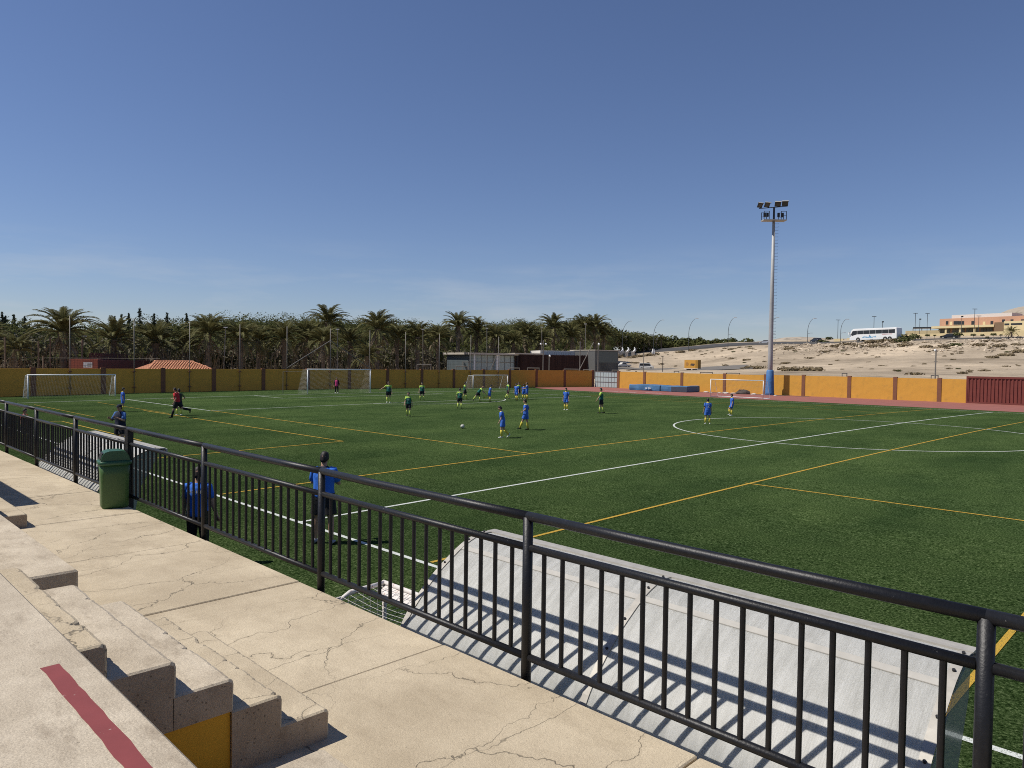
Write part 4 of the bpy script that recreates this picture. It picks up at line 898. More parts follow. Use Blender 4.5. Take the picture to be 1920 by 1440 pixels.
# small goals and frames on the neighbouring ground seen over the wall
def frame_goal(label, px0, px1, py, depth):
    a = at(px0, py, depth); b = at(px1, py, depth); t = thing('goal_frame', label, 'goal', (a.x, a.y, 0), math.atan2(b.y-a.y, b.x-a.x), 'goal frames beyond the wall'); w = Vector((b.x-a.x, b.y-a.y, 0)).length
    for x in (0, w): MB().tube([(x, 0, 0), (x, 0, a.z)], 0.06, 8).build('goal_post', m_post, t)
    MB().tube([(-.05, 0, a.z), (w+.05, 0, a.z)], 0.06, 8).build('crossbar', m_post, t)
for k, (x0, x1, y, d, wh) in enumerate(((782, 808, 683.5, 104, 'left of the pavilion, wide'), (855, 876, 686.5, 110, 'just left of the pavilion, low'), (868, 879, 678.5, 112, 'just left of the pavilion, tall'), (956, 974, 690, 116, 'before the pavilion corner'), (989, 1011, 690, 118, 'before the brown slats, left'), (1058, 1084, 692, 121, 'before the brown slats, middle'), (1094, 1112, 693, 122, 'before the brown slats, right'), (1148, 1160, 694, 124, 'before the grey annex'))):
    frame_goal('grey goal frame top showing over the wall, '+wh, x0, x1, y, d)
for k, (x0, x1, y, d, wh) in enumerate(((1264, 1273, 696, 112, 'left of the orange trailer'), (1313, 1336, 698, 110, 'under the orange trailer'), (1362, 1387, 699.5, 108, 'behind the track goal'), (1579, 1588, 700, 100, 'below the coach'), (1746, 1759, 704, 100, 'by the camera post'))):
    frame_goal('dark goal frame top showing over the sunlit wall, '+wh, x0, x1, y, d)

# ------------------------------------------------------------------ school on the hill
m_peach = mat('peach_plaster', (0.50, 0.285, 0.185), 0.85, var=0.06, scale=0.4); m_cream = mat('cream_plaster', (0.66, 0.54, 0.305), 0.85, var=0.05, scale=0.4); m_wdark = mat('dark_window', (0.03, 0.032, 0.036), 0.25, var=0.1)
pa, pb = at(1762, 598, 262), at(1985, 590, 232); o, ang, w = frame_at(pa, pb); zt = pa.z; s_ = 262/FOC
t = thing('school_building', 'long peach and cream school building on the hill', 'building', (o.x, o.y, 0), ang)
def sx(px): 
    # offset along the facade of a photo column
    d = ray(px, 600); n = Vector((-math.sin(ang), math.cos(ang), 0)); tt = (o-Vector((CAM.x, CAM.y, 0))).dot(n)/Vector((d.x, d.y, 0)).dot(n)
    q = Vector((CAM.x, CAM.y, 0))+Vector((d.x, d.y, 0))*tt; return (q-o).dot(Vector((math.cos(ang), math.sin(ang), 0)))
def sz(px, py):
    d = ray(px, py); n = Vector((-math.sin(ang), math.cos(ang), 0)); tt = (o-Vector((CAM.x, CAM.y, 0))).dot(n)/Vector((d.x, d.y, 0)).dot(n); return CAM.z+d.z*tt
MB().b2(0, w, 0, 14, 10, zt).build('upper_wall', m_peach, t)
MB().b2(sx(1779), sx(1892), 2, 10, zt-0.5, sz(1790, 590)).build('roof_parapet', mat('white_plaster', (0.62, 0.58, 0.52), 0.8, var=0.05), t)
for px in (1776, 1790.5, 1795, 1800, 1805.5, 1824, 1860, 1881.5, 1897.5, 1917):
    x = sx(px); zc_ = sz(px, 605.5 if px < 1870 else 602.5); wn = MB().b2(x-0.42, x+0.42, -0.06, 0.02, zc_-0.65, zc_+0.65).build('window', m_wdark, t)
    MB().b2(x-0.48, x+0.48, -0.12, -0.065, zc_-0.74, zc_-0.66).build('sill', m_cream, wn)
for px in (1783.5, 1845.5): x = sx(px); zc_ = sz(px, 606); MB().b2(x-0.40, x+0.40, -0.05, 0.02, zc_-0.75, zc_+0.55).build('shutter', m_cream, t)
cz = sz(1762, 613)
MB().b2(sx(1760), sx(1877), -5.0, 0.1, cz-0.75, cz).build('canopy', m_cream, t)
MB().b2(sx(1764), sx(1866), -0.6, 0.05, 10, cz-0.75).build('ground_floor_wall', m_peach, t)
for k, (pA, pB) in enumerate(((1762, 1784), (1788, 1811), (1814, 1838), (1841, 1864))):
    for j in range(4):
        xa = sx(pA)+(sx(pB)-sx(pA))*j/4; xb = sx(pA)+(sx(pB)-sx(pA))*(j+1)/4
        MB().b2(xa+0.05, xb-0.05, -0.75, -0.62, sz(pA, 625), cz-0.78).build('window', mat('school_glass', (0.15, 0.16, 0.14), 0.3, var=0.15), t)
for px in (1786, 1812.5, 1839.5): x = sx(px); MB().b2(x-0.3, x+0.3, -4.6, -4.2, 10, cz-0.76).build('column', m_cream, t)
MB().b2(sx(1877), sx(1895), -4.8, 0.15, 10, sz(1880, 605.5)).build('brown_stair_block', mat('brown_plaster', (0.20, 0.13, 0.075), 0.85), t)
MB().b2(sx(1896), w+6, -5.2, 0.12, 10, sz(1900, 603.5)).build('cream_wing', m_cream, t)
for a_, b_ in ((1897, 1906), (1909, 1930)): MB().b2(sx(a_), sx(b_), -5.26, -5.18, sz(1900, 610)-0.15, sz(1900, 608.5)+0.15).build('slot_window', m_wdark, t)
# cream retaining wall in front of the school, stepping down to the left
def far_wall(label, pts, depth0, depth1, hbot, name='cream_wall'):
    a = at(pts[0][0], pts[0][1], depth0); b = at(pts[1][0], pts[1][1], depth1); t = thing(name, label, 'wall', (a.x, a.y, 0), math.atan2(b.y-a.y, b.x-a.x)); w = Vector((b.x-a.x, b.y-a.y, 0)).length
    MB().add([(0, 0, hbot), (w, 0, hbot), (w, 0, b.z), (0, 0, a.z), (0, .4, hbot), (w, .4, hbot), (w, .4, b.z), (0, .4, a.z)], [(0, 1, 2, 3), (5, 4, 7, 6), (3, 2, 6, 7), (0, 3, 7, 4), (1, 5, 6, 2)]).build('wall_panel', m_cream, t); return t
far_wall('long cream retaining wall along the road below the school', ((1690, 627.5), (1960, 618.5)), 222, 200, 11); far_wall('upper cream wall left of the school', ((1698, 620.5), (1762, 619)), 262, 258, 11)
far_wall('short cream wall piece left of the coach', ((1564, 635), (1581, 635)), 236, 234, 8); far_wall('short cream wall piece just at the front of the coach', ((1588, 634), (1606, 634)), 233, 231, 8)
t = thing('pergola', 'dark flat pergola roof left of the school', 'pergola', at(1712, 616, 266)); pr = at(1712, 616, 266)
q = at(1762, 613.5, 262); MB().box(((q-pr)/2), ((q-pr).length, 3, 0.5), (0, 0, math.atan2(q.y-pr.y, q.x-pr.x))).build('roof', m_wdark, t)
for k in range(4): p = (q-pr)*k/3; MB().b2(p.x-.1, p.x+.1, p.y-.1, p.y+.1, -3.5+p.z, p.z).build('post', m_post, t)

# ------------------------------------------------------------------ vehicles
def car(label, p, ang, col, Ld=4.2, H=1.45, kind='hatch', pitchz=0.0, name='parked_car'):
    t = thing(name, label, 'car' if kind != 'van' else 'van', p, ang); W = 0.86
    body = mat('car_'+name+str(round(col[0], 3)), col, 0.3, var=0.04, spec=0.6)
    if kind == 'van': prof = [(-2.1, .35), (-2.15, 1.0), (-2.05, 1.9), (-1.8, 2.0), (0.9, 2.0), (1.45, 1.25), (2.1, 0.95), (2.2, .35)]; gl = [(-1.95, 1.15), (-1.9, 1.75), (0.85, 1.75), (1.25, 1.2)]
    elif kind == 'pickup': prof = [(-2.3, .5), (-2.3, 1.05), (-0.75, 1.08), (-0.55, 1.72), (0.65, 1.72), (1.2, 1.15), (2.2, 1.0), (2.3, .5)]; gl = [(-0.55, 1.15), (-0.42, 1.6), (0.55, 1.6), (0.95, 1.15)]
    else: prof = [(-Ld/2, .32), (-Ld/2-.03, .75), (-Ld*.46, .92), (-Ld*.34, H*.97), (-.2, H), (.45, H*.96), (Ld*.25, .95), (Ld*.46, .80), (Ld/2, .55), (Ld/2, .32)]; gl = [(-Ld*.40, .95), (-Ld*.31, H*.90), (.38, H*.90), (Ld*.20, .95)]
    n = len(prof); rings = []
    for y, inset in ((-W, .05), (-W*.97, 0.0), (W*.97, 0.0), (W, .05)):
        cx = sum(a for a, b in prof)/n; rings.append([(a*(1-inset*.4), y*(0.86 if b > 1.2 else 1.0), b-(inset*.5 if b > 1.2 else 0)) for a, b in prof])
    MB().rings(rings).build('body', body, t)
    for s in (-1, 1):
        MB().prism(gl, s*W*0.90 if False else s*(W*0.93), s*(W*0.955), 'y').build('side_window', m_wdark, t)
    x1, z1 = gl[-1]; x0, z0 = gl[-2]
    for xx in ((-1.35, 1.35) if kind != 'pickup' else (-1.4, 1.5)):
        for s in (-1, 1):
            wl = link('wheel', None, parent=t); wl.location = (xx, s*(W-.08), .33)
            MB().tube([(0, -.1, 0), (0, .1, 0)], .33, 14).build('tyre', m_dark, wl); MB().tube([(0, -.115, 0), (0, .115, 0)], .19, 10).build('rim', m_alu, wl)
    e = prof[-1][0]
    for s in (-1, 1):
        MB().box((e-.06, s*.6, .68), (.14, .26, .14)).build('headlight', m_whitep, t); MB().box((-abs(prof[0][0])+.02, s*.65, .8), (.08, .2, .16)).build('tail_light', m_red, t)
    return t
ir = math.atan2(RT.y, RT.x)
def gr(px, py, d): p = at(px, py, d); return Vector((p.x, p.y, max(p.z, hz(p.x, p.y)+0.1)))
car('white pickup truck parked just right of the grey annex', at(1169, 690.0, 226), ir+PI+R_(20), (0.62, 0.60, 0.55), kind='pickup', name='pickup_truck')
car('white passenger van parked on the pale forecourt', at(1212, 692.8, 220), ir+R_(-12), (0.62, 0.60, 0.55), kind='van', name='passenger_van')
def on_road(px, off=0.0):
    best = min(range(len(road_c)), key=lambda i: abs((960+FOC*(road_c[i][0]-CAM).dot(RT)/(road_c[i][0]-CAM).dot(FW))-px)); c_, t_, n_ = road_c[best]; return c_+n_*off+Vector((0, 0, 0.05)), math.atan2(t_.y, t_.x)
p, a_ = on_road(1427, 1.5); car('silver hatchback driving on the crest road left of the mast', p, a_+PI, (0.30, 0.31, 0.33), name='moving_car')
p, a_ = on_road(1525, 1.5); car('dark hatchback driving on the crest road right of the mast', p, a_+PI, (0.02, 0.022, 0.03), name='moving_car')
p, a_ = on_road(1767, 3.5); car('black hatchback parked by the cream wall below the school', p, a_+PI, (0.008, 0.008, 0.009), Ld=4.4, name='parked_car')
# coach
p, a_ = on_road(1640, 0.2)
fl_, fr_ = on_road(1598, 0.2)[0], on_road(1686, 0.2)[0]; ang = math.atan2(fl_.y-fr_.y, fl_.x-fr_.x)
t = thing('white_coach', 'white touring coach with blue wave graphic on the hill road', 'bus', p+Vector((0, 0, 0.0)), ang); bl = (fl_-fr_).length/2; bl = min(max(bl, 6.2), 7.2)
tilt = math.atan2(fr_.z-fl_.z, (fl_-fr_).length); t.rotation_euler = (0, tilt, ang)
prof = [(-bl, .38), (-bl-.02, 2.2), (-bl+.08, 3.42), (-bl+.35, 3.55), (bl-1.6, 3.62), (bl-1.1, 3.55), (bl-.55, 3.15), (bl-.18, 2.2), (bl-.02, 1.2), (bl, .38)]
m_bus = mat('coach_white', (0.76, 0.76, 0.74), 0.28, var=0.03, spec=0.6)
MB().rings([[(a, y*(1.0), b-(ins*1.2 if b > 3 else 0)) for a, b in [(q[0]*(1-ins*.1), q[1]) for q in prof]] for y, ins in ((-1.25, .12), (-1.22, .03), (-1.1, 0), (1.1, 0), (1.22, .03), (1.25, .12))]).build('body', m_bus, t)
for s in (-1, 1):
    for k in range(6):
        x0 = -bl+.5+k*(2*bl-2.9)/6; x1 = x0+(2*bl-2.9)/6-.06; MB().b2(x0, x1, s*1.235-.03, s*1.235+.03, 2.0, 3.05).build('side_window', m_wdark, t)
    MB().b2(-bl+.45, bl-2.35, s*1.225-.02, s*1.225+.02, 1.95, 3.10).build('window_band', m_wdark, t)
    MB().prism([(bl-2.38, 2.0), (bl-2.38, 3.05), (bl-1.0, 3.0), (bl-.45, 2.0), (bl-.75, 1.55)], s*1.205, s*1.265, 'y').build('front_side_window', m_wdark, t)
    for x in (-bl+2.0, -bl+3.35, bl-2.75):
        wl = link('wheel', None, parent=t); wl.location = (x, s*1.10, .50)
        MB().tube([(0, -.18, 0), (0, .18, 0)], .50, 16).build('tyre', m_dark, wl); MB().tube([(0, -.20, 0), (0, .20, 0)], .26, 12).build('rim', m_alu, wl)
        MB().prism([(x+.68*math.cos(PI*k/8), .42+.70*math.sin(PI*k/8)) for k in range(9)], s*1.252, s*1.262, 'y').build('wheel_arch', m_dark, t)
    wv_ = mat('wave_blue', (0.10, 0.32, 0.52), 0.4)
    for k in range(9):
        x = bl-4.0-k*.45; MB().prism([(x, .95+.1*math.sin(k)), (x-.75, 1.0+.12*math.sin(k*2)), (x-.5, 1.35+.15*math.sin(k*1.7)), (x-.2, 1.15)], s*1.256, s*1.262, 'y').build('wave_graphic', wv_, t)
    MB().prism([(bl-6.2, 1.35), (bl-6.6, 1.35), (bl-6.45, 1.9)], s*1.257, s*1.266, 'y').build('sail_graphic', mat('sail_blue', (0.03, 0.07, 0.16), 0.5), t)
    for k in range(11): MB().b2(-bl+1.3+k*.27, -bl+1.48+k*.27, s*1.258-.008, s*1.258+.008, 1.68, 1.86).build('red_lettering', mat('red_letter', (0.42, 0.03, 0.03), 0.5), t)
    MB().box((bl-.05, s*1.55, 2.3), (.3, .22, .6)).build('mirror', m_bus, t); MB().box((bl-.1, s*1.35, 2.62), (.08, .4, .08)).build('mirror_arm', m_dark, t)
MB().add([(bl-.16, -1.12, 2.25), (bl-.16, 1.12, 2.25), (bl-.78, 1.05, 3.30), (bl-.78, -1.05, 3.30), (bl+.05, -1.12, 1.25), (bl+.05, 1.12, 1.25)], [(0, 1, 2, 3), (4, 5, 1, 0)]).build('windscreen', m_wdark, t)
# orange advertising trailer
pa = at(1283, 694.5, 182); pb = at(1304, 694.5, 180)
t = thing('advert_trailer', 'orange box trailer with printed side parked below the slope', 'trailer', (pa.x, pa.y, pa.z), math.atan2(pb.y-pa.y, pb.x-pa.x)); w = Vector((pb.x-pa.x, pb.y-pa.y, 0)).length
MB().b2(0, w, 0, 1.6, .5, 2.6).build('box', mat('orange_board', (0.60, 0.30, 0.045), 0.6, var=0.1), t)
MB().b2(w+.01, w+.6, 0.02, 1.58, .5, 2.62).build('box_end', mat('orange_dark', (0.36, 0.19, 0.03), 0.7), t); MB().b2(-.1, w+.7, -.05, 1.6, .38, .49).build('chassis', m_whitep, t)
MB().prism([(w*.25+.42*math.cos(k*PI/6), 1.6+.45*math.sin(k*PI/6)) for k in range(12)], -.012, -.002, 'y').build('printed_ring', mat('ochre_print', (0.42, 0.20, 0.05), 0.6), t); MB().prism([(w*.5, 1.3), (w*.85, 1.1), (w*.95, 1.7), (w*.62, 1.75)], -.012, -.002, 'y').build('printed_patch', mat('dark_print', (0.09, 0.06, 0.04), 0.6), t)
for x in (.8, w-.6): MB().tube([(x, .1, .3), (x, 1.5, .3)], .3, 12).build('wheel', m_dark, t)
# white curved sculpture by the road
for k, px in enumerate((1163, 1174, 1186)):
    p = at(px, 660, 262); t = thing('road_sculpture', 'white crescent-shaped sculpture beside the road, %s of three' % ('left', 'middle', 'right')[k], 'sculpture', p, ir, 'white crescents by the road')
    MB().tube([(0.9*math.cos(R_(a_)), 0, 1.0+0.9*math.sin(R_(a_))) for a_ in range(-95, 70, 15)], [.12, .22, .32, .38, .38, .35, .3, .24, .2, .14, .08][:11], 8).build('crescent', m_whitep, t, True); MB().b2(-.35, .7, -.4, .4, -3, .2).build('plinth', m_conc, t)
t = thing('white_bollard', 'white concrete block on the road edge at the foot of a lamp', 'block', at(1225, 661, 262), ir); MB().rings([rrect(1.1, .8, .15, -2), rrect(1.1, .8, .15, .2), rrect(.6, .5, .12, 1.35)]).build('block', m_whitep, t)

# ------------------------------------------------------------------ street lamps
def curved_lamp(label, pxb, pyb, pxt, pyt, depth):
    b = at(pxb, pyb, depth); tp = at(pxt, pyt, depth); t = thing('street_lamp', label, 'street lamp', b, 0, 'curved street lamps along the crest road')
    d = tp-b; pts = [Vector((0, 0, -2)), Vector((0, 0, d.z*.45))]
    for k in range(1, 9):
        u = k/8; pts.append(Vector((d.x*(u**1.9), d.y*(u**1.9), d.z*(.45+.55*(1-(1-u)**1.35)))))
    MB().tube(pts, [.085]*2+[.08, .075, .07, .065, .065, .06, .055, .05], 6).build('pole', mat('lamp_pole', (0.075, 0.08, 0.085), 0.5, 0.3), t)
    e = pts[-1]; MB().box(e+RT*.35, (1.0, .35, .16), (0, 0, ir)).build('lamp_head', m_whitep, t)
    h2 = Vector((0, 0, d.z*.33)); MB().tube([h2, h2+RT*.9+Vector((0, 0, .2))], .04, 5).build('low_arm', MATS['lamp_pole'], t); MB().box(h2+RT*1.2+Vector((0, 0, .22)), (.7, .3, .12), (0, 0, ir)).build('low_lamp_head', m_whitep, t)
for k, a_ in enumerate(((1167, 648, 1181, 602, 262), (1225, 655, 1241, 600, 258), (1291, 648, 1305, 597, 254), (1365, 644, 1377, 595.5, 250), (1444, 642, 1456, 595, 246), (1514, 640, 1526, 597, 238), (1576, 638, 1587, 598.5, 230))):
    curved_lamp('curved street lamp on the crest road, %s from the left' % ORD[k], *a_)
def tee_lamp(label, px, pyb, pyt, depth, kind):
    b = at(px, pyb, depth); tp = at(px, pyt, depth); t = thing('tee_lamp', label, 'lamp post', b, 0, 'straight lamp posts round the school'); h = (tp-b).length
    MB().tube([(0, 0, -2), (0, 0, h)], .075, 6).build('pole', MATS['lamp_pole'], t)
    if kind == 't': MB().box((0, 0, h), (1.3, .25, .14), (0, 0, ir)).build('lamp_head', MATS['lamp_pole'], t)
    else: MB().box((0.1, 0, h), (.5, .3, .35), (0, 0, ir)).build('lamp_head', m_dark, t)
for k, a_ in enumerate(((1570.5, 637, 600, 236, 't'), (1638, 632, 593.5, 232, 't'), (1654, 632, 603.5, 232, 'b'), (1715.5, 628, 587.5, 236, 't'), (1724, 628, 598.5, 236, 'b'), (1738, 626, 588, 240, 't'), (1802.5, 626, 593.5, 215, 'b'), (1826.5, 625, 579.5, 215, 't'), (1834.5, 624, 592.5, 218, 't'))):
    tee_lamp('straight %s lamp post near the school, %s from the left' % ('tee-topped' if a_[4] == 't' else 'box-topped', ORD[k]), *a_)
# grey camera post behind the right wall, dark post near the van
p = at(1755, 657, 99); t = thing('camera_post', 'pale grey post with white camera behind the sunlit wall', 'post', (p.x, p.y, 0)); MB().tube([(0, 0, 0), (0, 0, p.z)], .09, 8).build('pole', m_post, t); MB().ell((-.1, 0, p.z), .16, .16, .18, 8, 6).build('camera_dome', m_whitep, t, True); MB().b2(-.2, .2, -.05, .05, p.z-1.55, p.z-1.45).build('clamp', m_post, t)
p = at(1243, 668, 150); t = thing('sign_post', 'dark slim post standing right of the van', 'post', (p.x, p.y, 0)); MB().tube([(0, 0, 0), (0, 0, p.z)], .07, 6).build('pole', m_dark, t); MB().box((-.15, 0, p.z), (.5, .12, .12), (0, 0, ir)).build('arm', m_dark, t)
p = at(1207, 661, 150); t = thing('thin_post', 'pale slim post standing before the van', 'post', (p.x, p.y, 0)); MB().tube([(0, 0, 0), (0, 0, p.z)], .07, 6).build('pole', m_post, t); MB().box((0, 0, p.z), (.4, .12, .1), (0, 0, ir)).build('cap', m_post, t)
# park lamps between the palms
for k, (pxb, pxt, pyt, d) in enumerate(((143, 158, 631, 84), (418, 423, 614.5, 92), (633, 633, 618, 100), (793, 793, 618, 110), (913, 913, 616, 122), (1016, 1016, 614, 128), (1098, 1098, 608, 132))):
    tp = at(pxt, pyt, d); bb = at(pxb, 690, d); t = thing('park_lamp', 'slim park lamp with flat white head among the palms, %s from the left' % ORD[k], 'lamp post', (bb.x, bb.y, 0), 0, 'park lamps among the palms')
    MB().tube([(0, 0, 0), (tp.x-bb.x, tp.y-bb.y, tp.z)], .05, 6).build('pole', m_post, t); MB().box((tp.x-bb.x, tp.y-bb.y, tp.z+.05), (.42, .3, .09), (0, 0, ir)).build('lamp_head', m_whitep, t)
# weathered posts with a cable behind the wall at far left
for k, (px, py, d) in enumerate(((9, 632, 76), (72, 640, 78), (81, 668, 76), (94, 632, 80), (154, 636, 80))):
    tp = at(px, py, d); t = thing('timber_post', 'weathered round post behind the wall at far left, %s from the left' % ORD[k], 'post', (tp.x, tp.y, 0), 0, 'weathered posts at far left'); MB().tube([(0, 0, 0), (0, 0, tp.z)], .085, 8).build('pole', mat('old_timber', (0.17, 0.125, 0.085), 0.9, var=0.2), t)
tag(MB().tube([at(-40, 671, 77), at(60, 671, 77), at(300, 672, 78)], .012, 5).build('cable', m_post), 'thin cable strung between the weathered posts', 'cable')
# ================================================================== VEGETATION
def frond_mesh(name, e0, bend, L=3.2, npair=26, leaf=0.46, seed=0, curl=0.0, ragged=0.0):
    rr = random.Random(seed); mb = MB(); pts = []; p = Vector((0, 0, 0)); n = 16
    ang = []
    for i in range(n+1):
        s = i/n; e = e0-bend*(s**1.35); ang.append(e); pts.append(p.copy()); p = p+Vector((math.cos(e), curl*s, math.sin(e)))*(L/n)
    mb.tube(pts[:-1], [0.035*(1-i/n)+0.008 for i in range(n)], 3, False)
    for k in range(npair):
        s = 0.16+0.84*(k+0.5)/npair; i = min(int(s*n), n-1); q = pts[i].lerp(pts[i+1], s*n-i); e = ang[i]
        t = Vector((math.cos(e), 0, math.sin(e))); up = Vector((-math.sin(e), 0, math.cos(e)))
        ll = leaf*(0.45+0.75*math.sin(PI*min(1, s*0.92+0.08))**0.8)*(0.85+0.3*rr.random())
        for sd in (-1, 1):
            if rr.random() < ragged: continue
            d = (t*0.72+Vector((0, sd, 0))*0.62+up*(0.22+0.2*rr.random())).normalized(); d2 = (d+Vector((0, 0, -0.55))).normalized()
            m_ = q+d*ll*0.55; tip = m_+d2*ll*0.5; wv = t*0.042
            mb.add([q-wv, q+wv, m_+wv*1.3, m_-wv*1.1, tip], [(0, 1, 2, 3), (3, 2, 4)])
    return raw_mesh(name, mb.v, mb.f)
FR = {'up': [frond_mesh('frond', R_(80), R_(66), seed=1), frond_mesh('frond', R_(72), R_(80), seed=2, curl=.12)],
      'mid': [frond_mesh('frond', R_(60), R_(88), seed=3), frond_mesh('frond', R_(49), R_(82), seed=4, curl=-.12), frond_mesh('frond', R_(38), R_(88), seed=5)],
      'low': [frond_mesh('frond', R_(18), R_(84), seed=6, ragged=.1), frond_mesh('frond', R_(-4), R_(72), seed=7, ragged=.15)],
      'dead': [frond_mesh('dry_frond', R_(-35), R_(50), L=2.3, npair=16, leaf=.36, seed=8, ragged=.3), frond_mesh('dry_frond', R_(-58), R_(28), L=2.0, npair=14, leaf=.34, seed=9, ragged=.35)]}
for k, ms in FR.items():
    for m_ in ms: m_.materials.append(m_dryf if k == 'dead' else m_frond)
def trunk_mesh(h, r, seed):
    mb = MB(); n = 10; rings = []; rr = random.Random(seed); lx = rr.uniform(-.03, .03); ly = rr.uniform(-.03, .03); N = max(8, int(h*3.0))
    for i in range(N+1):
        u = i/N; z = h*u; rad = r*(1.35-0.5*min(1, u*5) if u < .2 else (0.85 if u < .82 else 0.85+(u-.82)*2.2)); rad *= 1.06 if i % 2 else 0.95
        rings.append([(rad*math.cos(2*PI*k/n+(i % 2)*PI/n)*(1+.08*rr.uniform(-1, 1))+lx*z*u, rad*math.sin(2*PI*k/n+(i % 2)*PI/n)*(1+.08*rr.uniform(-1, 1))+ly*z*u, z) for k in range(n)])
    return mb.rings(rings).mesh('trunk'), Vector((lx*h, ly*h, h))
def palm(label, base, h, fl, seed, nf=54, group='date palms behind the shaded wall', lean=0.0, dead=16):
    rr = random.Random(seed); t = thing('palm_tree', label, 'palm', base, rr.uniform(0, 6.28), group)
    me, top = trunk_mesh(h, 0.30*fl+0.06, seed); link('trunk', me, m_trunk, t)
    for i in range(nf):
        u = i/nf; kind = 'up' if u < .28 else ('mid' if u < .72 else 'low'); az = i*2.39996+rr.uniform(-.25, .25)
        s = fl*rr.uniform(.86, 1.12)*(0.9 if kind == 'up' else 1.0)
        o = link('frond', rr.choice(FR[kind]), None, t, loc=top+Vector((math.cos(az)*.14, math.sin(az)*.14, -.25*u)), rot=(rr.uniform(-.25, .25), rr.uniform(-.12, .12), az)); o.scale = (s, s, s)
    for i in range(dead):
        az = rr.uniform(0, 6.28); s = fl*rr.uniform(.7, 1.1)
        o = link('dry_frond', rr.choice(FR['dead']), None, t, loc=top+Vector((math.cos(az)*.25, math.sin(az)*.25, -.35-rr.random()*.7)), rot=(rr.uniform(-.3, .3), 0, az)); o.scale = (s, s, s)
    return t
# photo column, row of the crown's heart, distance, frond scale
PALMS = [(-30, 640, 80, .9), (28, 655, 78, .72), (120, 622, 82, 1.12), (212, 637, 88, 1.0), (290, 643, 93, 1.05), (352, 650, 95, .85), (390, 626, 94, 1.02), (452, 634, 96, .92), (485, 640, 100, .85), (533, 636, 100, .95), (572, 632, 104, .98),
         (618, 604, 108, .98), (606, 640, 101, .9), (656, 640, 112, .85), (708, 617, 110, 1.05), (690, 668, 100, .72), (745, 634, 114, .9), (783, 632, 115, .95), (822, 634, 120, .97), (860, 612, 138, 1.1), (893, 620, 140, 1.05), (930, 634, 138, 1.05), (962, 644, 138, .95), (988, 628, 143, 1.1),
         (1012, 640, 143, .95), (1038, 614, 147, 1.15), (1072, 632, 147, 1.0), (1093, 616, 151, 1.08), (1116, 614, 153, 1.1), (1132, 628, 155, .95)]
for i, (px, py, d, fl) in enumerate(PALMS):
    c_ = at(px, py, d); gz = hz(c_.x, c_.y)-0.1
    palm('date palm with arching grey-green fronds, %s from the left behind the wall' % ORD[i], (c_.x, c_.y, gz), c_.z-gz, fl*1.10, 100+i)

# ---- woodland mass
def cards(rng, centers, normals, size, v, f, asp=1.0):
    n = len(centers); a = rng.normal(size=(n, 3)); a -= (a*normals).sum(1, keepdims=True)*normals; a /= np.linalg.norm(a, axis=1, keepdims=True)+1e-9; b = np.cross(normals, a)
    s = size*rng.uniform(.6, 1.35, (n, 1)); A = a*s*asp; B = b*s*.55
    q = np.stack([centers-A, centers+B*.9, centers+A, centers-B], 1).reshape(-1, 3); o = sum(len(x) for x in v)
    v.append(q); f.append((np.arange(n*4).reshape(n, 4)+o))
def blob(rng, c, r, n, size, v, f, flat=.8, lo=-.35):
    d = rng.normal(size=(n*2, 3)); d /= np.linalg.norm(d, axis=1, keepdims=True); d = d[d[:, 2] > lo][:n]
    # lumpy radius
    lump = 1+.22*np.sin(d[:, 0]*5+c[0])*np.sin(d[:, 1]*6+c[1]*.7)+.16*np.sin(d[:, 2]*9+c[0]*1.3+d[:, 0]*4)
    P_ = np.array(c)+d*np.array([r, r, r*flat])*(lump*rng.uniform(.84, 1.0, len(d)))[:, None]
    nn = d+rng.normal(size=d.shape)*.35; nn /= np.linalg.norm(nn, axis=1, keepdims=True); cards(rng, P_, nn, size, v, f)
def mass(name, v, f, mt, label, cores=None, **k):
    V = np.concatenate(v); Fq = np.concatenate(f); me = bpy.data.meshes.new(name)
    me.vertices.add(len(V)); me.vertices.foreach_set('co', V.astype(np.float32).ravel()); me.loops.add(Fq.size); me.polygons.add(len(Fq))
    me.loops.foreach_set('vertex_index', Fq.astype(np.int32).ravel()); me.polygons.foreach_set('loop_start', np.arange(0, Fq.size, 4, dtype=np.int32)); me.polygons.foreach_set('loop_total', np.full(len(Fq), 4, dtype=np.int32))
    me.update(calc_edges=True); me.validate(); return link(name, me, mt, None, label, kind='stuff', **k)
OUT = [(-200, 588), (-120, 586), (0, 596), (40, 596), (80, 604), (150, 606), (200, 603), (230, 600), (262, 598), (300, 597), (340, 595), (400, 590), (420, 588), (470, 591), (540, 589), (600, 591), (640, 596), (680, 596), (700, 591), (740, 596), (780, 604), (830, 604), (880, 605), (900, 601), (940, 598), (970, 595), (1000, 601), (1040, 599), (1080, 593), (1100, 595), (1125, 602), (1140, 614)]
ox = [a for a, b in OUT]; oy = [b for a, b in OUT]
rng = np.random.default_rng(11); v = []; f = []; cores = MB()
for row, (dmul, add, r0, step, cnt) in enumerate(((1.52, 1, 4.6, 20, 1250), (1.36, 9, 3.8, 19, 900), (1.24, 22, 3.2, 18, 700), (1.12, 44, 2.6, 17, 380))):
    px = -190
    while px < 1140:
        base_d = np.interp(px, [0, 115, 600, 800, 860, 1115], [80, 84, 106, 116, 137, 152]); d = base_d*dmul*rng.uniform(.96, 1.05)
        r = r0*rng.uniform(.75, 1.25); py = np.interp(px, ox, oy)+add+rng.uniform(-2.5, 7 if row < 2 else 18)
        tp = at(px, py, d); c_ = (tp.x, tp.y, tp.z-r*.8); blob(rng, c_, r, cnt, .18, v, f)
        cores.ell((c_[0], c_[1], c_[2]-.15*r), r*.84, r*.84, r*.66, 10, 7)
        px += step*rng.uniform(.7, 1.3)
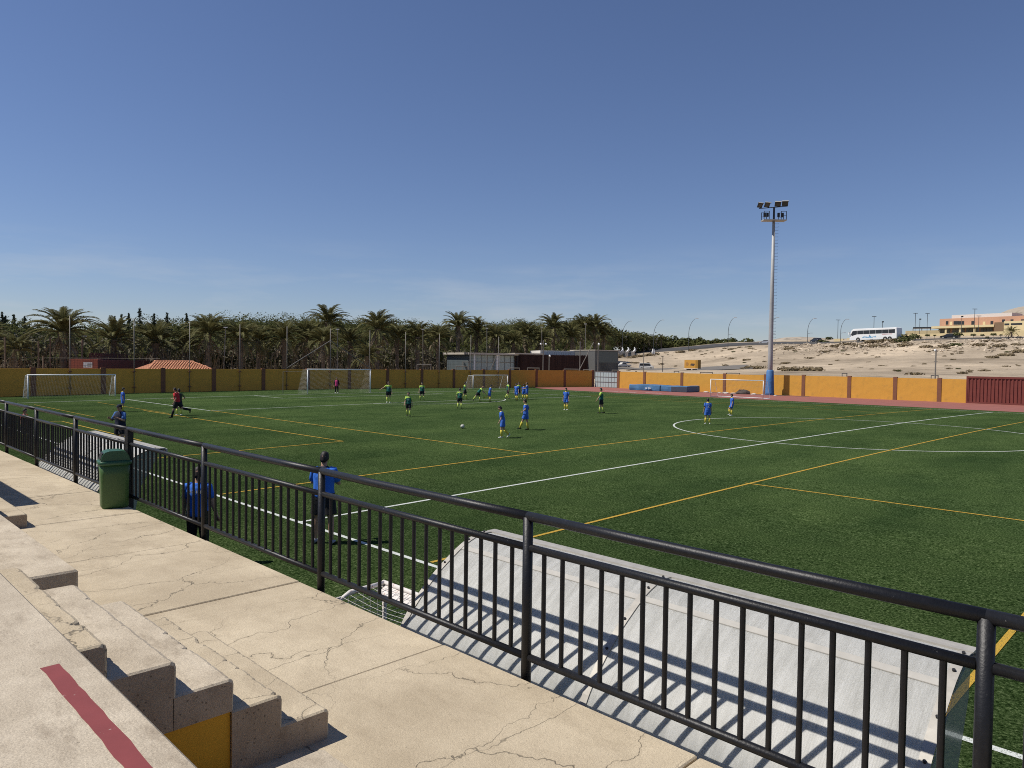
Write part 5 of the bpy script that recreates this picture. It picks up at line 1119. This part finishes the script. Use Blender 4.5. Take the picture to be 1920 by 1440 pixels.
mass('woodland', v, f, m_leaf, 'dense olive-green wood rising behind the palms')
cores.build('wood_interior', m_leaf, bpy.data.objects['woodland'])
# dark thicket and dead stems below the crowns
v = []; f = []; rng = np.random.default_rng(5); st = MB()
for px in np.arange(-190, 1135, 9.0):
    base_d = np.interp(px, [0, 115, 600, 800, 860, 1115], [80, 84, 106, 116, 137, 152])
    for _ in range(4):
        d = base_d*rng.uniform(1.05, 1.2); p = at(px+rng.uniform(-8, 8), 680, d); r = rng.uniform(1.2, 2.3)
        blob(rng, (p.x, p.y, rng.uniform(.6, 5.2)), r, 80, .26, v, f, .9, -1)
    for _ in range(14):
        d = base_d*rng.uniform(.97, 1.14); p = at(px+rng.uniform(-8, 8), 680, d); h = rng.uniform(1.8, 5.0); q = rng.normal(size=2)*.6
        st.tube([(p.x, p.y, 0), (p.x+q[0]*.4, p.y+q[1]*.4, h*.5), (p.x+q[0], p.y+q[1], h)], [rng.uniform(.03, .10), .04, .015], 3, False)
mass('thicket', v, f, mat('thicket_leaf', (0.105, 0.092, 0.052), 0.9, var=.4, scale=.4), 'dark tangled undergrowth between the palm trunks')
me = raw_mesh('dead_stems', st.v, st.f); link('dead_stems', me, m_dryf, bpy.data.objects['thicket'])
# roadside thicket beyond the crest road
v = []; f = []; px = 1128
while px < 1412:
    py = np.interp(px, [1128, 1150, 1170, 1200, 1240, 1270, 1320, 1400, 1415], [608, 616, 622, 627, 633, 635, 637, 640, 641]); d = np.interp(px, [1128, 1240, 1412], [268, 300, 292])
    for k in range(2):
        tp = at(px, py+k*7+rng.uniform(-3, 3), d-k*6); r = rng.uniform(2.2, 3.6)*(1.1 if px < 1240 else .75); blob(rng, (tp.x, tp.y, tp.z-r*.8), r, 170, .6, v, f, 1.0, -.8)
    px += rng.uniform(5, 10)
mass('roadside_thicket', v, f, m_leaf, 'dark green belt of bushes beyond the crest road')
# conifers with pointed tops, each a thing
def conifer(label, px, py, depth, h):
    tp = at(px, py, depth); t = thing('conifer_tree', label, 'tree', (tp.x, tp.y, tp.z-h), random.uniform(0, 6), 'pointed conifers above the wood')
    MB().tube([(0, 0, 0), (0, 0, h*.6), (0, 0, h)], [.16, .10, .02], 6).build('trunk', m_trunk, t)
    v = []; f = []; rg_ = np.random.default_rng(int(px)+500); n = 300
    u = rg_.random(n)**.8; z = h*(1-u*.85); az = rg_.random(n)*6.28; rad = (.08+.30*u*h*.75)*rg_.random(n)**.6*(0.75+.35*np.sin(z*7))
    P_ = np.stack([rad*np.cos(az), rad*np.sin(az), z+rad*.25], 1); nn = rg_.normal(size=(n, 3)); nn /= np.linalg.norm(nn, axis=1, keepdims=True); cards(rg_, P_, nn, .17, v, f, 1.2)
    o = mass('crown', v, f, m_leafdk, None); o.parent = t; del o['kind']
for k, (px, py, h) in enumerate(((4, 585, 4), (26, 590, 4), (46, 593, 3.5), (215, 593, 4), (228, 589, 4), (241, 587, 4), (262, 577, 5.5), (289, 588, 4), (313, 586, 4), (350, 588, 4), (10, 592, 3))):
    conifer('pointed dark conifer tip above the wood, %s from the left' % ORD[sorted([4, 26, 46, 215, 228, 241, 262, 289, 313, 350, 10]).index(px)], px, py, 118, h)

# ---- scrub on the slope
def march(px, py, d0=100, d1=330):
    ds = np.arange(d0, d1, 1.0); r_ = ray(px, py); P_ = np.array([tuple(CAM+r_*(d/FOC)) for d in ds]); zz = hz_many(P_[:, :2]); k = np.argmax(P_[:, 2] < zz)
    return Vector(P_[k]) if P_[k, 2] < zz[k] else None
def shrub_mesh(seed, green):
    v = []; f = []; rg_ = np.random.default_rng(seed)
    for k in range(4): blob(rg_, (rg_.uniform(-.5, .5), rg_.uniform(-.5, .5), .22), rg_.uniform(.35, .6), 34, .17, v, f, .75, -.2)
    V = np.concatenate(v); Fq = np.concatenate(f); me = raw_mesh('foliage', V.tolist(), Fq.tolist()); me.materials.append(m_shrubg if green else m_shrub); return me
SH = [shrub_mesh(k, False) for k in range(4)]; SG = [shrub_mesh(20+k, True) for k in range(3)]
rr = random.Random(3); spots = []
for px, py, s, g in ((1547, 642, 2.2, 1), (1590, 646, 2.0, 0), (1640, 643, 2.4, 0), (1655, 640, 2.2, 0), (1672, 642, 2.4, 0), (1690, 641, 2.6, 1), (1702, 636, 2.6, 1), (1480, 655, 1.9, 0), (1570, 650, 2.2, 0), (1610, 650, 1.8, 0), (1640, 651, 1.7, 0), (1665, 651, 1.6, 0), (1700, 651, 2.0, 0), (1735, 652, 1.7, 0), (1770, 652, 1.7, 0), (1792, 648, 1.6, 1), (1835, 649, 1.9, 0), (1870, 651, 1.8, 0), (1908, 648, 1.5, 0), (1885, 668, 1.5, 0), (1912, 661, 1.6, 0), (1860, 672, 1.2, 0), (1845, 697, 1.2, 0), (1802, 701, 1.1, 0), (1717, 704, 1.2, 0), (1474, 694, 1.6, 0), (1500, 695.5, 2.0, 0), (1520, 695.5, 2.0, 0), (1475, 696, 1.3, 0), (1425, 692, 1.7, 0), (1410, 690, 1.6, 0), (1395, 692, 1.3, 0), (1360, 686, 1.2, 0), (1375, 673, 1.2, 0), (1400, 676, 1.2, 0), (1473, 682, 1.2, 0), (1519, 672, 1.2, 0), (1545, 661, 1.3, 0), (1785, 628, 1.1, 0), (1160, 670, 2.4, 0), (1186, 671, 2.2, 0), (1198, 669, 2.2, 0), (1215, 667, 2.0, 0), (1228, 664, 1.8, 0), (1276, 661, 2.0, 0), (1300, 658, 2.0, 0), (1190, 681, 1.6, 0), (1240, 683, 1.2, 0)): spots.append((px, py, s, g))
for k in range(235):
    px = rr.uniform(1175, 1925); lo = np.interp(px, [1175, 1300, 1430, 1560, 1700, 1920], [668, 656, 648, 645, 641, 637]); u = rr.random()
    py = lo+(1.5 if px > 1400 else 1)+(u**1.9)*(698-lo); spots.append((px, py, rr.uniform(.25, .9)*(1.3 if u < .25 else .8), 1 if rr.random() < .08 else 0))
ns = 0
for px, py, s, g in spots:
    p = march(px, py)
    if p is None or p.y < 90: continue
    ns += 1
    o = link('scrub_bush', rr.choice(SG if g else SH), None, None, ('green bush' if g else 'dry grey-brown scrub bush')+(' high' if py < 664 else ' low')+' on the sandy slope '+('left of the orange trailer' if px < 1283 else 'between trailer and mast' if px < 1440 else 'between mast and coach' if px < 1590 else 'below the coach' if px < 1700 else 'below the school'), 'bush', ('green' if g else 'dry')+' scrub on the sandy slope', loc=(p.x, p.y, p.z-.15*s), rot=(0, 0, rr.uniform(0, 6.28))); o.scale = (s*1.25, s*1.25, s*rr.uniform(.7, 1.0))
# loose stones on the upper slope
sv = []; sf = []; rg_ = np.random.default_rng(9)
for k in range(1500):
    px = rg_.uniform(1440, 1925); lo = np.interp(px, [1440, 1560, 1700, 1920], [645, 643, 639, 634]); py = lo+1+abs(rg_.normal())*9; p = march(px, min(py, 700))
    if p is None or p.y < 90: continue
    r = rg_.uniform(.10, .42)*(1 if rg_.random() < .9 else 1.8); o_ = len(sv); q = rg_.normal(size=(6, 3))*.25
    for j, d_ in enumerate(((1, 0, 0), (0, 1, 0), (-1, 0, 0), (0, -1, 0), (0, 0, .7), (0, 0, -.5))): sv.append((p.x+(d_[0]+q[j, 0])*r, p.y+(d_[1]+q[j, 1])*r, p.z+.05+(d_[2]+q[j, 2])*r))
    sf += [(o_, o_+1, o_+4), (o_+1, o_+2, o_+4), (o_+2, o_+3, o_+4), (o_+3, o_, o_+4), (o_+1, o_, o_+5), (o_+2, o_+1, o_+5), (o_+3, o_+2, o_+5), (o_, o_+3, o_+5)]
link('slope_stones', raw_mesh('slope_stones', sv, sf), mat('slope_stone', (0.44, 0.36, 0.265), 0.95, var=.45, scale=.35), None, 'loose pale stones scattered under the crest road', kind='stuff')
# saplings along the cream wall
for k, (px, py, d, h) in enumerate(((1709, 630, 194, 1.2), (1738, 627, 196, 1.6), (1752, 628, 194, 1.0), (1797, 624, 186, 2.4), (1826, 626, 184, 1.6), (1843, 627, 183, 1.3), (1851, 631, 181, .9), (1862, 625, 182, 1.7), (1876, 627, 181, 1.0), (1911, 631, 179, 1.2), (1555, 632, 226, 2.6), (1640, 618, 222, 2.2))):
    p = at(px, py, d); gz = p.z-h*.9; t = thing('wall_sapling', 'small tree by the road before the cream wall, %s from the left' % ORD[sorted([1709, 1738, 1752, 1797, 1826, 1843, 1851, 1862, 1876, 1911, 1555, 1640]).index(px)], 'tree', (p.x, p.y, gz), k, 'small trees along the school road')
    MB().tube([(0, 0, -1.2), (0.05, 0, h*.8)], [.06, .03], 5).build('trunk', m_trunk, t); o = link('crown', SG[k % 3], None, t, loc=(0, 0, h*.55)); o.scale = (h*.55, h*.55, h*.6)
p = at(1897, 622, 178); palm('small green palm before the cream school wall', (p.x, p.y, p.z-2.0), 2.0, .62, 991, 26, 'palms on the hill', dead=2)
for k in range(14):
    px = 1135+k*8+random.uniform(-3, 3); p = at(px, 634+random.uniform(-5, 6)+k*.6, 262+k*2); palm('small shaggy palm beyond the lower road, %s from the left' % ORD[k], (p.x, p.y, p.z-3.5), 3.5, .95, 700+k, 24, 'palms beyond the lower road', dead=4)
# ================================================================== PEOPLE
SKIN = mat('skin', (0.40, 0.24, 0.16), 0.6, var=0.06); HAIR = mat('dark_hair', (0.018, 0.013, 0.011), 0.6, var=0.3, scale=20); HAIRB = mat('brown_hair', (0.13, 0.065, 0.03), 0.6, var=0.3, scale=20)
def cloth(name, c): return mat('cloth_'+name, c, 0.85, var=0.12, scale=7, bump=0.35, bscale=14)
CG = cloth('green', (0.012, 0.115, 0.085)); CL = cloth('lime', (0.42, 0.60, 0.10)); CK = cloth('black', (0.012, 0.012, 0.014)); CB = cloth('blue', (0.045, 0.14, 0.52)); CY = cloth('yellow', (0.66, 0.55, 0.07)); CP = cloth('pink', (0.55, 0.05, 0.18))
CR = cloth('red', (0.50, 0.025, 0.03)); CN = cloth('navy', (0.012, 0.016, 0.035)); CW = cloth('white', (0.72, 0.72, 0.70)); CBC = cloth('bright_blue', (0.030, 0.15, 0.60)); CSK = cloth('sock_lime', (0.52, 0.62, 0.12))
DIRS = {'away': FW, 'cam': -FW, 'left': -RT, 'right': RT}
def person(label, loc, h, face, kit, pose, group=None, number=None, hair=None, shoes=None, vox=0.017, cap=None, collar=None, letters=False, bulk=1.0):
    """pose keys in degrees: lean (forward), legs (l_hip, l_knee, r_hip, r_knee), spread, arms ((side, fwd, elbow) left, right), turn"""
    if isinstance(face, str): fv = DIRS[face]
    else: fv = (DIRS[face[0]]*face[2]+DIRS[face[1]]*(1-face[2]))
    rz = math.atan2(fv.y, fv.x)-PI/2
    t = thing('person', label, 'person', loc, rz, group)
    kid = h < 1.66; hd = h/(6.9 if kid else 7.5); S = h/1.75
    hip = 0.515*h; lean = R_(pose.get('lean', 0)); up = Vector((0, math.sin(lean), math.cos(lean))); fw = Vector((0, math.cos(lean), -math.sin(lean))); X = Vector((1, 0, 0))
    lh, lk, rh, rk = pose.get('legs', (0, 0, 0, 0)); spr = R_(pose.get('spread', 4)); th = 0.245*h; shn = 0.232*h
    pel = Vector((0, 0, 0)); J = {}
    for s, a, k in ((-1, lh, lk), (1, rh, rk)):
        hp = pel+X*s*0.052*h; a = R_(a); k = R_(k)
        kn = hp+Vector((math.sin(spr)*s, math.sin(a)*math.cos(spr), -math.cos(a)*math.cos(spr)))*th; an = kn+Vector((math.sin(spr)*s*.6, math.sin(a-k), -math.cos(a-k)))*shn
        J[s] = (hp, kn, an, a-k)
    low = min(J[-1][2].z, J[1][2].z); zoff = -low+0.045*h
    def Z(p): return p+Vector((0, 0, zoff))
    pel = Z(pel); J = {s: tuple([Z(q) for q in J[s][:3]]+[J[s][3]]) for s in J}
    waist = pel+up*0.10*h; chest = pel+up*0.21*h; sh = pel+up*0.290*h; neck = pel+up*0.325*h; hb = pel+up*0.345*h+fw*0.01*h; hc = hb+up*hd*0.50+fw*0.008*h
    arms = pose.get('arms', ((8, 0, 10), (8, 0, 10))); AJ = {}
    for s, arm in ((-1, arms[0]), (1, arms[1])):
        sp_ = sh+X*s*0.105*h-up*0.012*h; side, fwd, elb = [R_(q) for q in arm[:3]]; inw = R_(arm[3]) if len(arm) > 3 else 0
        d = (X*s*math.sin(side)+fw*math.sin(fwd)*math.cos(side)-up*math.cos(fwd)*math.cos(side)).normalized(); el = sp_+d*0.172*h
        f2 = (fw*math.cos(fwd)+up*math.sin(fwd)); d2 = (d*math.cos(elb)+f2*math.sin(elb)); d2 = (d2*math.cos(inw)-X*s*math.sin(inw)).normalized(); wr = el+d2*0.145*h
        AJ[s] = (sp_, el, wr, d2, f2)
    def ring(c, a, b, ra, rb, n=14): return [c+a*ra*math.cos(2*PI*k/n)+b*rb*math.sin(2*PI*k/n) for k in range(n)]
    bk = bulk; b = MB()
    tors = [(pel-up*.045*h, .078, .060), (pel, .090, .068), (waist, .080, .056), (chest, .094, .066), (sh-up*.02*h, .100, .058), (sh+up*.012*h, .060, .042), (neck, .031, .032), (hb+up*.02*h, .030, .032)]
    b.rings([ring(c, X, fw, ra*h*bk, rb*h*bk) for c, ra, rb in tors])
    for s in (-1, 1):
        hp, kn, an, sa = J[s]; b.tube([hp+Vector((0, 0, .02*h)), hp.lerp(kn, .4), kn, kn.lerp(an, .3), an], [.056*h*bk, .050*h*bk, .033*h, .034*h, .021*h], 12)
        sp_, el, wr, d2, f2 = AJ[s]; b.tube([sp_-X*s*.02*h, sp_, sp_.lerp(el, .5), el, el.lerp(wr, .35), wr], [.030*h, .032*h*bk, .027*h*bk, .022*h, .022*h, .015*h], 10)
        # palm
        pn = wr+d2*.030*h; b.ell(pn, .021*h, .012*h, .032*h, 8, 6, d2.to_track_quat('Z', 'Y').to_matrix())
    # head: skull, jaw, nose, ears
    rotm = Matrix((X, fw, up)).transposed()
    b.ell(hc+up*.06*hd, .335*hd, .40*hd, .44*hd, 14, 10, rotm); b.ell(hc-up*.22*hd+fw*.07*hd, .25*hd, .27*hd, .27*hd, 12, 8, rotm)
    b.ell(hc-up*.06*hd+fw*.40*hd, .055*hd, .10*hd, .12*hd, 6, 5, rotm)
    for s in (-1, 1): b.ell(hc-up*.03*hd+X*s*.34*hd, .04*hd, .08*hd, .12*hd, 6, 5, rotm)
    body = b.build('body', SKIN, t, True); md = body.modifiers.new('r', 'REMESH'); md.mode = 'VOXEL'; md.voxel_size = vox*S; md.use_smooth_shade = True
    # fingers: four fingers and a thumb rooted in each palm
    fb = MB()
    for s in (-1, 1):
        sp_, el, wr, d2, f2 = AJ[s]; sd = d2.cross(f2).normalized(); nrm = sd.cross(d2).normalized()
        for k, ln in enumerate((.040, .045, .042, .033)):
            q = wr+d2*.045*h+sd*(k-1.5)*.0105*h; fb.tube([q, q+d2*ln*.55*h+nrm*.004*h, q+d2*ln*.9*h+nrm*.016*h], [.0060*h, .0055*h, .0042*h], 5)
        q = wr+d2*.022*h+sd*-.018*h; fb.tube([q, q+(d2*.7-sd*.7)*.022*h, q+(d2*.9-sd*.45)*.040*h], [.007*h, .0062*h, .0048*h], 5)
    fb.build('fingers', SKIN, body)
    for s in (-1, 1): MB().ell(hc+X*s*.13*hd+fw*.375*hd+up*.02*hd, .045*hd, .03*hd, .03*hd, 6, 5, rotm).build('eye', CK, body)
    MB().ell(hc-up*.27*hd+fw*.335*hd, .09*hd, .02*hd, .022*hd, 6, 5, rotm).build('mouth', mat('lip', (0.25, 0.09, 0.07), .6), body)
    # hair cap
    hm = hair or HAIR; hr = MB(); rings = []
    for j in range(8):
        a = PI*.5*j/7; row = []
        for k in range(16):
            az = 2*PI*k/16; back = -math.sin(az); z0 = -.30*max(0, back)-.02+(.24 if back < -.35 else 0)
            zz = z0+(.54-z0)*math.sin(a); rad = math.cos(a)**.75 if j < 7 else .05; w = 1+.06*noise.noise(Vector((k*1.3, j*1.7, h*9)))
            row.append(hc+X*.366*hd*rad*math.cos(az)*w+fw*(.424*hd*rad*math.sin(az)*w-.02*hd)+up*zz*hd*w)
        rings.append(row)
    hr.rings(rings).build('hair', hm, t, True)
    if cap:
        cb = MB(); cb.rings([ring(hc+up*q[0]*hd, X, fw, q[1]*hd, q[2]*hd) for q in ((.16, .40, .45), (.34, .38, .43), (.50, .26, .30), (.56, .08, .1))]); cb.add([hc+up*.17*hd+X*.30*hd+fw*.35*hd, hc+up*.17*hd-X*.30*hd+fw*.35*hd, hc+up*.10*hd-X*.22*hd+fw*.78*hd, hc+up*.10*hd+X*.22*hd+fw*.78*hd, hc+up*.20*hd+X*.30*hd+fw*.35*hd, hc+up*.20*hd-X*.30*hd+fw*.35*hd], [(0, 1, 2, 3), (4, 5, 2, 3)]); cb.build('cap', cap, t, True)
    # clothes
    shirt, sleeve, shorts, sock, shoe = kit['shirt'], kit.get('sleeve', kit['shirt']), kit['shorts'], kit['sock'], (shoes or kit.get('shoe', CK))
    cw = 1.13*bk; hem = kit.get('hem', -.02)
    sb = MB(); sb.rings([ring(c, X, fw, ra*h*cw, rb*h*cw*1.05, 18) for c, ra, rb in [(pel+up*hem*h, .101, .078), (pel+up*.04*h, .096, .072), (waist, .090, .066), (chest, .098, .071), (sh-up*.018*h, .101, .061), (sh+up*.014*h, .066, .046), (neck-up*.004*h, .036, .036)]])
    so_ = sb.build('shirt', shirt, t, True); tx = bpy.data.textures.get('folds') or bpy.data.textures.new('folds', 'CLOUDS'); tx.noise_scale = .11
    sm_ = so_.modifiers.new('s', 'SUBSURF'); sm_.levels = sm_.render_levels = 2; dm = so_.modifiers.new('d', 'DISPLACE'); dm.texture = tx; dm.strength = .022*S; dm.mid_level = .5; dm.texture_coords = 'LOCAL'
    sl_len = kit.get('slen', .66)
    for s in (-1, 1):
        sp_, el, wr, d2, f2 = AJ[s]; pts = [sp_-X*s*.035*h+up*.004*h, sp_+up*.003*h, sp_.lerp(el, sl_len*.6), sp_.lerp(el, min(sl_len, 1.0))]; rad = [.040*h*bk, .041*h*bk, .037*h*bk, .038*h*bk]
        if sl_len > 1: pts += [el.lerp(wr, .5), el.lerp(wr, sl_len-1)]; rad += [.029*h, .024*h]
        MB().tube(pts, rad, 12).build('sleeve', sleeve, t, True)
    if kit.get('collar') or collar:
        MB().rings([ring(sh+up*.006*h, X, fw, .078*h*bk, .057*h*bk), ring(sh+up*.022*h, X, fw, .060*h*bk, .050*h*bk), ring(neck+up*.004*h, X, fw, .040*h, .041*h), ring(neck-up*.01*h, X, fw, .034*h, .034*h)]).build('collar', kit.get('collar') or collar, t, True)
    if kit.get('yoke'):
        MB().rings([ring(sh-up*.045*h, X, fw, .103*h*cw, .069*h*cw, 18), ring(sh-up*.014*h, X, fw, .105*h*cw, .066*h*cw, 18), ring(sh+up*.018*h, X, fw, .069*h*cw, .050*h*cw, 18)], False).build('shoulder_yoke', kit['yoke'], t, True)
    pb = MB(); pb.rings([ring(c, X, fw, ra*h*bk, rb*h*bk) for c, ra, rb in [(pel-up*.075*h, .080, .064), (pel-up*.03*h, .098, .078), (pel+up*.03*h, .098, .076), (pel+up*.065*h, .086, .066)]])
    sl2 = kit.get('short_len', .70)
    for s in (-1, 1):
        hp, kn, an, sa = J[s]; pts = [hp+Vector((0, 0, .03*h)), hp.lerp(kn, .3), hp.lerp(kn, min(sl2, 1))]; rad = [.062*h*bk, .066*h*bk, .066*h*bk]
        if sl2 > 1: pts += [kn.lerp(an, sl2-1)]; rad = [.062*h*bk, .058*h*bk, .045*h, .035*h]
        pb.tube(pts, rad, 12)
    po = pb.build('shorts' if sl2 < 1.2 else 'trousers', shorts, t, True); md = po.modifiers.new('r', 'REMESH'); md.mode = 'VOXEL'; md.voxel_size = vox*S; md.use_smooth_shade = True
    for s in (-1, 1):
        hp, kn, an, sa = J[s]
        if sock is not None: MB().tube([kn.lerp(an, .12), kn.lerp(an, .4), an+(an-kn).normalized()*.02*h], [.037*h, .039*h, .026*h], 12).build('sock', sock, t, True)
        pf = max(min(-sa*0.0, .5), -.5); fa = sa if sa < -R_(20) else 0; fd = Vector((0, math.cos(fa), math.sin(fa))); un = Vector((0, -math.sin(fa), math.cos(fa))); hl = an-un*.022*h-fd*.035*h
        MB().rings([ring(hl+fd*q[0]*h+un*q[3]*h, X, un, q[1]*h, q[2]*h, 10) for q in ((-.004, .016, .018, .006), (.01, .022, .026, .006), (.05, .023, .026, .004), (.09, .026, .018, -.004), (.125, .024, .013, -.008), (.145, .012, .008, -.010))]).build('shoe', shoe, t, True)
    if number:
        fc = bpy.data.curves.new('shirt_number', 'FONT'); fc.body = number; fc.size = .17*h; fc.align_x = 'CENTER'; fc.extrude = .002; fo = bpy.data.objects.new('shirt_number', fc); COL.objects.link(fo); fo.parent = t; fc.materials.append(CW)
        q = chest-fw*.088*h*cw-up*.075*h; bpy.context.view_layer.update(); nm = bpy.data.meshes.new_from_object(fo.evaluated_get(bpy.context.evaluated_depsgraph_get())); bpy.data.objects.remove(fo); fo = link('shirt_number', nm, CW, t)
        fo.matrix_local = Matrix(((X.x, up.x, -fw.x, q.x), (X.y, up.y, -fw.y, q.y), (X.z, up.z, -fw.z, q.z), (0, 0, 0, 1)))
    if kit.get('print'):
        for k in range(2): MB().box(chest+fw*.079*h*cw-up*(.01+k*.035)*h, ((.085-.03*k)*h, .004, .016*h), (-lean, 0, 0)).build('chest_print', CW, t)
    if letters:
        for k in range(7): MB().box(sh-fw*.073*h*cw-up*.055*h+X*(k-3)*.022*h, (.013*h, .006, .026*h)).build('shirt_letter', CW, t)
    return t
KG = dict(print=True, shirt=CG, sleeve=CL, yoke=CL, shorts=CK, sock=CSK); KB = dict(shirt=CB, shorts=CB, sock=CY, collar=CY)
def pos(x, y): return (x, y, crown(y)+.003)
ST = dict(legs=(2, 4, -2, 2), arms=((9, 4, 12), (9, -2, 10)))
WK = dict(legs=(16, 8, -14, 12), arms=((8, -14, 15), (8, 18, 20)))
G1 = 'players in green shirts'; G2 = 'players in blue kit'
person('goalkeeper in a pink bib standing inside the main goal', pos(-50.9, 32.3), 1.6, 'cam', dict(shirt=CP, sleeve=CK, slen=1.8, shorts=CK, short_len=1.85, sock=None, shoe=CW, hem=-.11), dict(legs=(2, 2, -2, 2), arms=((12, 2, 10), (12, 2, 10)), spread=5))
person('green-shirted player in front of the main goal pointing with outstretched arm', pos(-34.3, 26.9), 1.72, 'cam', KG, dict(legs=(2, 2, -1, 2), arms=((10, 4, 12), (52, 25, 8)), spread=3), G1, shoes=CW)
person('green-shirted player standing between the main goal and far small goal, legs apart', pos(-35.4, 31.2), 1.57, 'cam', KG, dict(legs=(3, 4, -3, 4), arms=((10, 5, 15), (10, 5, 15)), spread=9), G1)
person('green-shirted player walking toward the camera, nearest of the green team', pos(-21.9, 19.55), 1.5, 'cam', KG, WK, G1)
person('green-shirted player seen from behind with number six', pos(-25.5, 26.9), 1.48, 'away', KG, dict(legs=(10, 25, -6, 4), arms=((12, 0, 25), (10, 5, 15)), spread=7), G1, number='6')
person('green-shirted player walking right just behind number six', pos(-34.9, 35.7), 1.6, 'right', KG, WK, G1)
person('brown-haired green-shirted player leaning forward and pushing an opponent', pos(-31.7, 34.4), 1.52, 'right', KG, dict(lean=38, legs=(24, 30, -34, 6), arms=((6, 75, 5), (6, 70, 8))), G1, hair=HAIRB)
person('blue-kit player running right, pushed from behind', pos(-31.1, 35.2), 1.46, 'right', KB, dict(lean=8, legs=(6, 8, -22, 58), arms=((10, -25, 60), (10, 25, 60))), G2)
person('green-shirted player walking right at the post of the far small goal', pos(-33.8, 40.1), 1.6, ('right', 'away', .7), KG, dict(legs=(10, 6, -16, 20), arms=((8, 12, 20), (8, -12, 15))), G1)
person('blue-kit player at the left of the huddle by the penalty arc', pos(-31.3, 38.7), 1.54, ('cam', 'left', .6), KB, dict(legs=(6, 8, -6, 6), arms=((14, 6, 15), (14, 0, 10))), G2)
person('green-shirted player inside the huddle of blue players', pos(-33.3, 41.0), 1.58, 'cam', KG, ST, G1)
person('shortest blue-kit player in the middle of the huddle', pos(-32.8, 41.2), 1.38, 'away', KB, dict(legs=(4, 4, -4, 2), arms=((8, 15, 40), (8, 15, 40))), G2)
person('brown-haired blue-kit player at the right of the huddle', pos(-32.2, 41.0), 1.58, 'left', KB, dict(legs=(5, 4, -5, 6), arms=((10, 25, 60), (10, 25, 60))), G2, hair=HAIRB)
person('blue-kit player standing with hands on hips and legs astride', pos(-11.1, 18.86), 1.56, ('left', 'away', .75), KB, dict(lean=2, legs=(22, 2, -6, 2), arms=((38, -22, 85, 30), (38, -22, 85, 30)), spread=3), G2)
person('blue-kit player with white shoes stepping left, nearest to the camera', pos(-9.15, 15.3), 1.46, 'left', KB, dict(lean=10, legs=(10, 14, -8, 34), arms=((14, 10, 28), (16, -18, 30)), spread=3), G2, shoes=CW)
person('blue-kit player standing alone right of the huddle', pos(-19.85, 32.2), 1.6, ('cam', 'left', .7), KB, dict(legs=(8, 10, -6, 2), arms=((7, 4, 12), (7, 0, 10)), spread=4), G2, shoes=CW)
person('tall green-shirted player facing left, standing right of the others', pos(-16.25, 31.7), 1.74, ('left', 'away', .8), KG, dict(legs=(8, 4, -10, 6), arms=((10, 24, 10), (10, 28, 8)), spread=3), G1)
person('blue-kit player seen from behind at the centre circle, numbered shirt', pos(-6.95, 29.7), 1.48, 'away', KB, dict(legs=(2, 2, -2, 4), arms=((8, 0, 10), (8, 0, 10)), spread=4), G2, number='2', shoes=CW)
person('blue-kit player lifting a knee in front of the track goal', pos(-9.5, 37.3), 1.48, 'left', KB, dict(legs=(38, 52, -2, 2), arms=((8, 4, 12), (8, 0, 14))), G2, shoes=CW)
person('referee in red shirt and black shorts running left', pos(-29.5, 8.4), 1.82, ('left', 'away', .9), dict(shirt=CR, shorts=CK, sock=CK, short_len=.78), dict(lean=9, legs=(20, 4, -38, 40), arms=((12, -20, 55), (12, 25, 70)), spread=3))
person('player in dark striped top with lime socks behind the referee', pos(-31.1, 9.1), 1.62, ('left', 'away', .5), dict(shirt=cloth('dark_stripe', (0.035, 0.04, 0.03)), sleeve=cloth('olive', (0.16, 0.20, 0.05)), shorts=CK, sock=CSK, shoe=CW), dict(legs=(2, 2, -2, 2), arms=((34, -18, 80, 25), (34, -18, 80, 25))))
person('blue-kit player standing behind the man with cap, beside the left goal', pos(-36.4, 7.56), 1.54, ('right', 'away', .6), KB, ST, G2)
person('stout man in cap, blue polo and dark apron holding a ball and phone', pos(-16.06, 1.2), 1.78, ('cam', 'left', .75), dict(shirt=CN, sleeve=cloth('polo', (0.06, 0.15, 0.36)), shorts=CK, sock=None, shoe=CW, collar=CN, slen=.8), dict(legs=(8, 4, -6, 4), arms=((22, 22, 105, 35), (24, 18, 95, 25)), spread=11), cap=CN, bulk=1.18, vox=.014)
bb = bmesh.new(); bmesh.ops.create_icosphere(bb, subdivisions=2, radius=.055); me = bpy.data.meshes.new('small_ball'); bb.to_mesh(me); bb.free(); q = at(229, 775.5, 28.9)
link('small_ball', me, m_whitep, None, 'small white ball held by the man with the cap', 'ball', loc=q)
person('child in red and yellow top peeking above the railing at far left', pos(-21.5, -.87), 1.40, 'right', dict(shirt=cloth('red_blue', (0.16, 0.03, 0.09)), sleeve=CR, yoke=CY, shorts=CN, sock=CY), ST)
person('man in bright blue polo and black shorts standing with folded arms', pos(2.0, -.58), 1.82, ('away', 'right', .96), dict(shirt=CBC, shorts=CK, sock=None, shoe=cloth('shoe_grey', (0.30, 0.32, 0.36)), collar=CN, slen=.75, short_len=.82, hem=-.03), dict(legs=(2, 2, -3, 4), arms=((16, 28, 112, 42), (14, 24, 100, 45)), spread=7), vox=.010, bulk=1.08)
person('person in royal blue lettered shirt and black trousers below the railing post', pos(1.7, -2.93), 1.74, 'away', dict(shirt=CBC, shorts=CK, short_len=1.9, sock=None, slen=.7, hem=-.05), dict(legs=(3, 3, -2, 3), arms=((14, 8, 18), (12, 4, 14)), spread=4), letters=True, vox=.010, bulk=1.05)
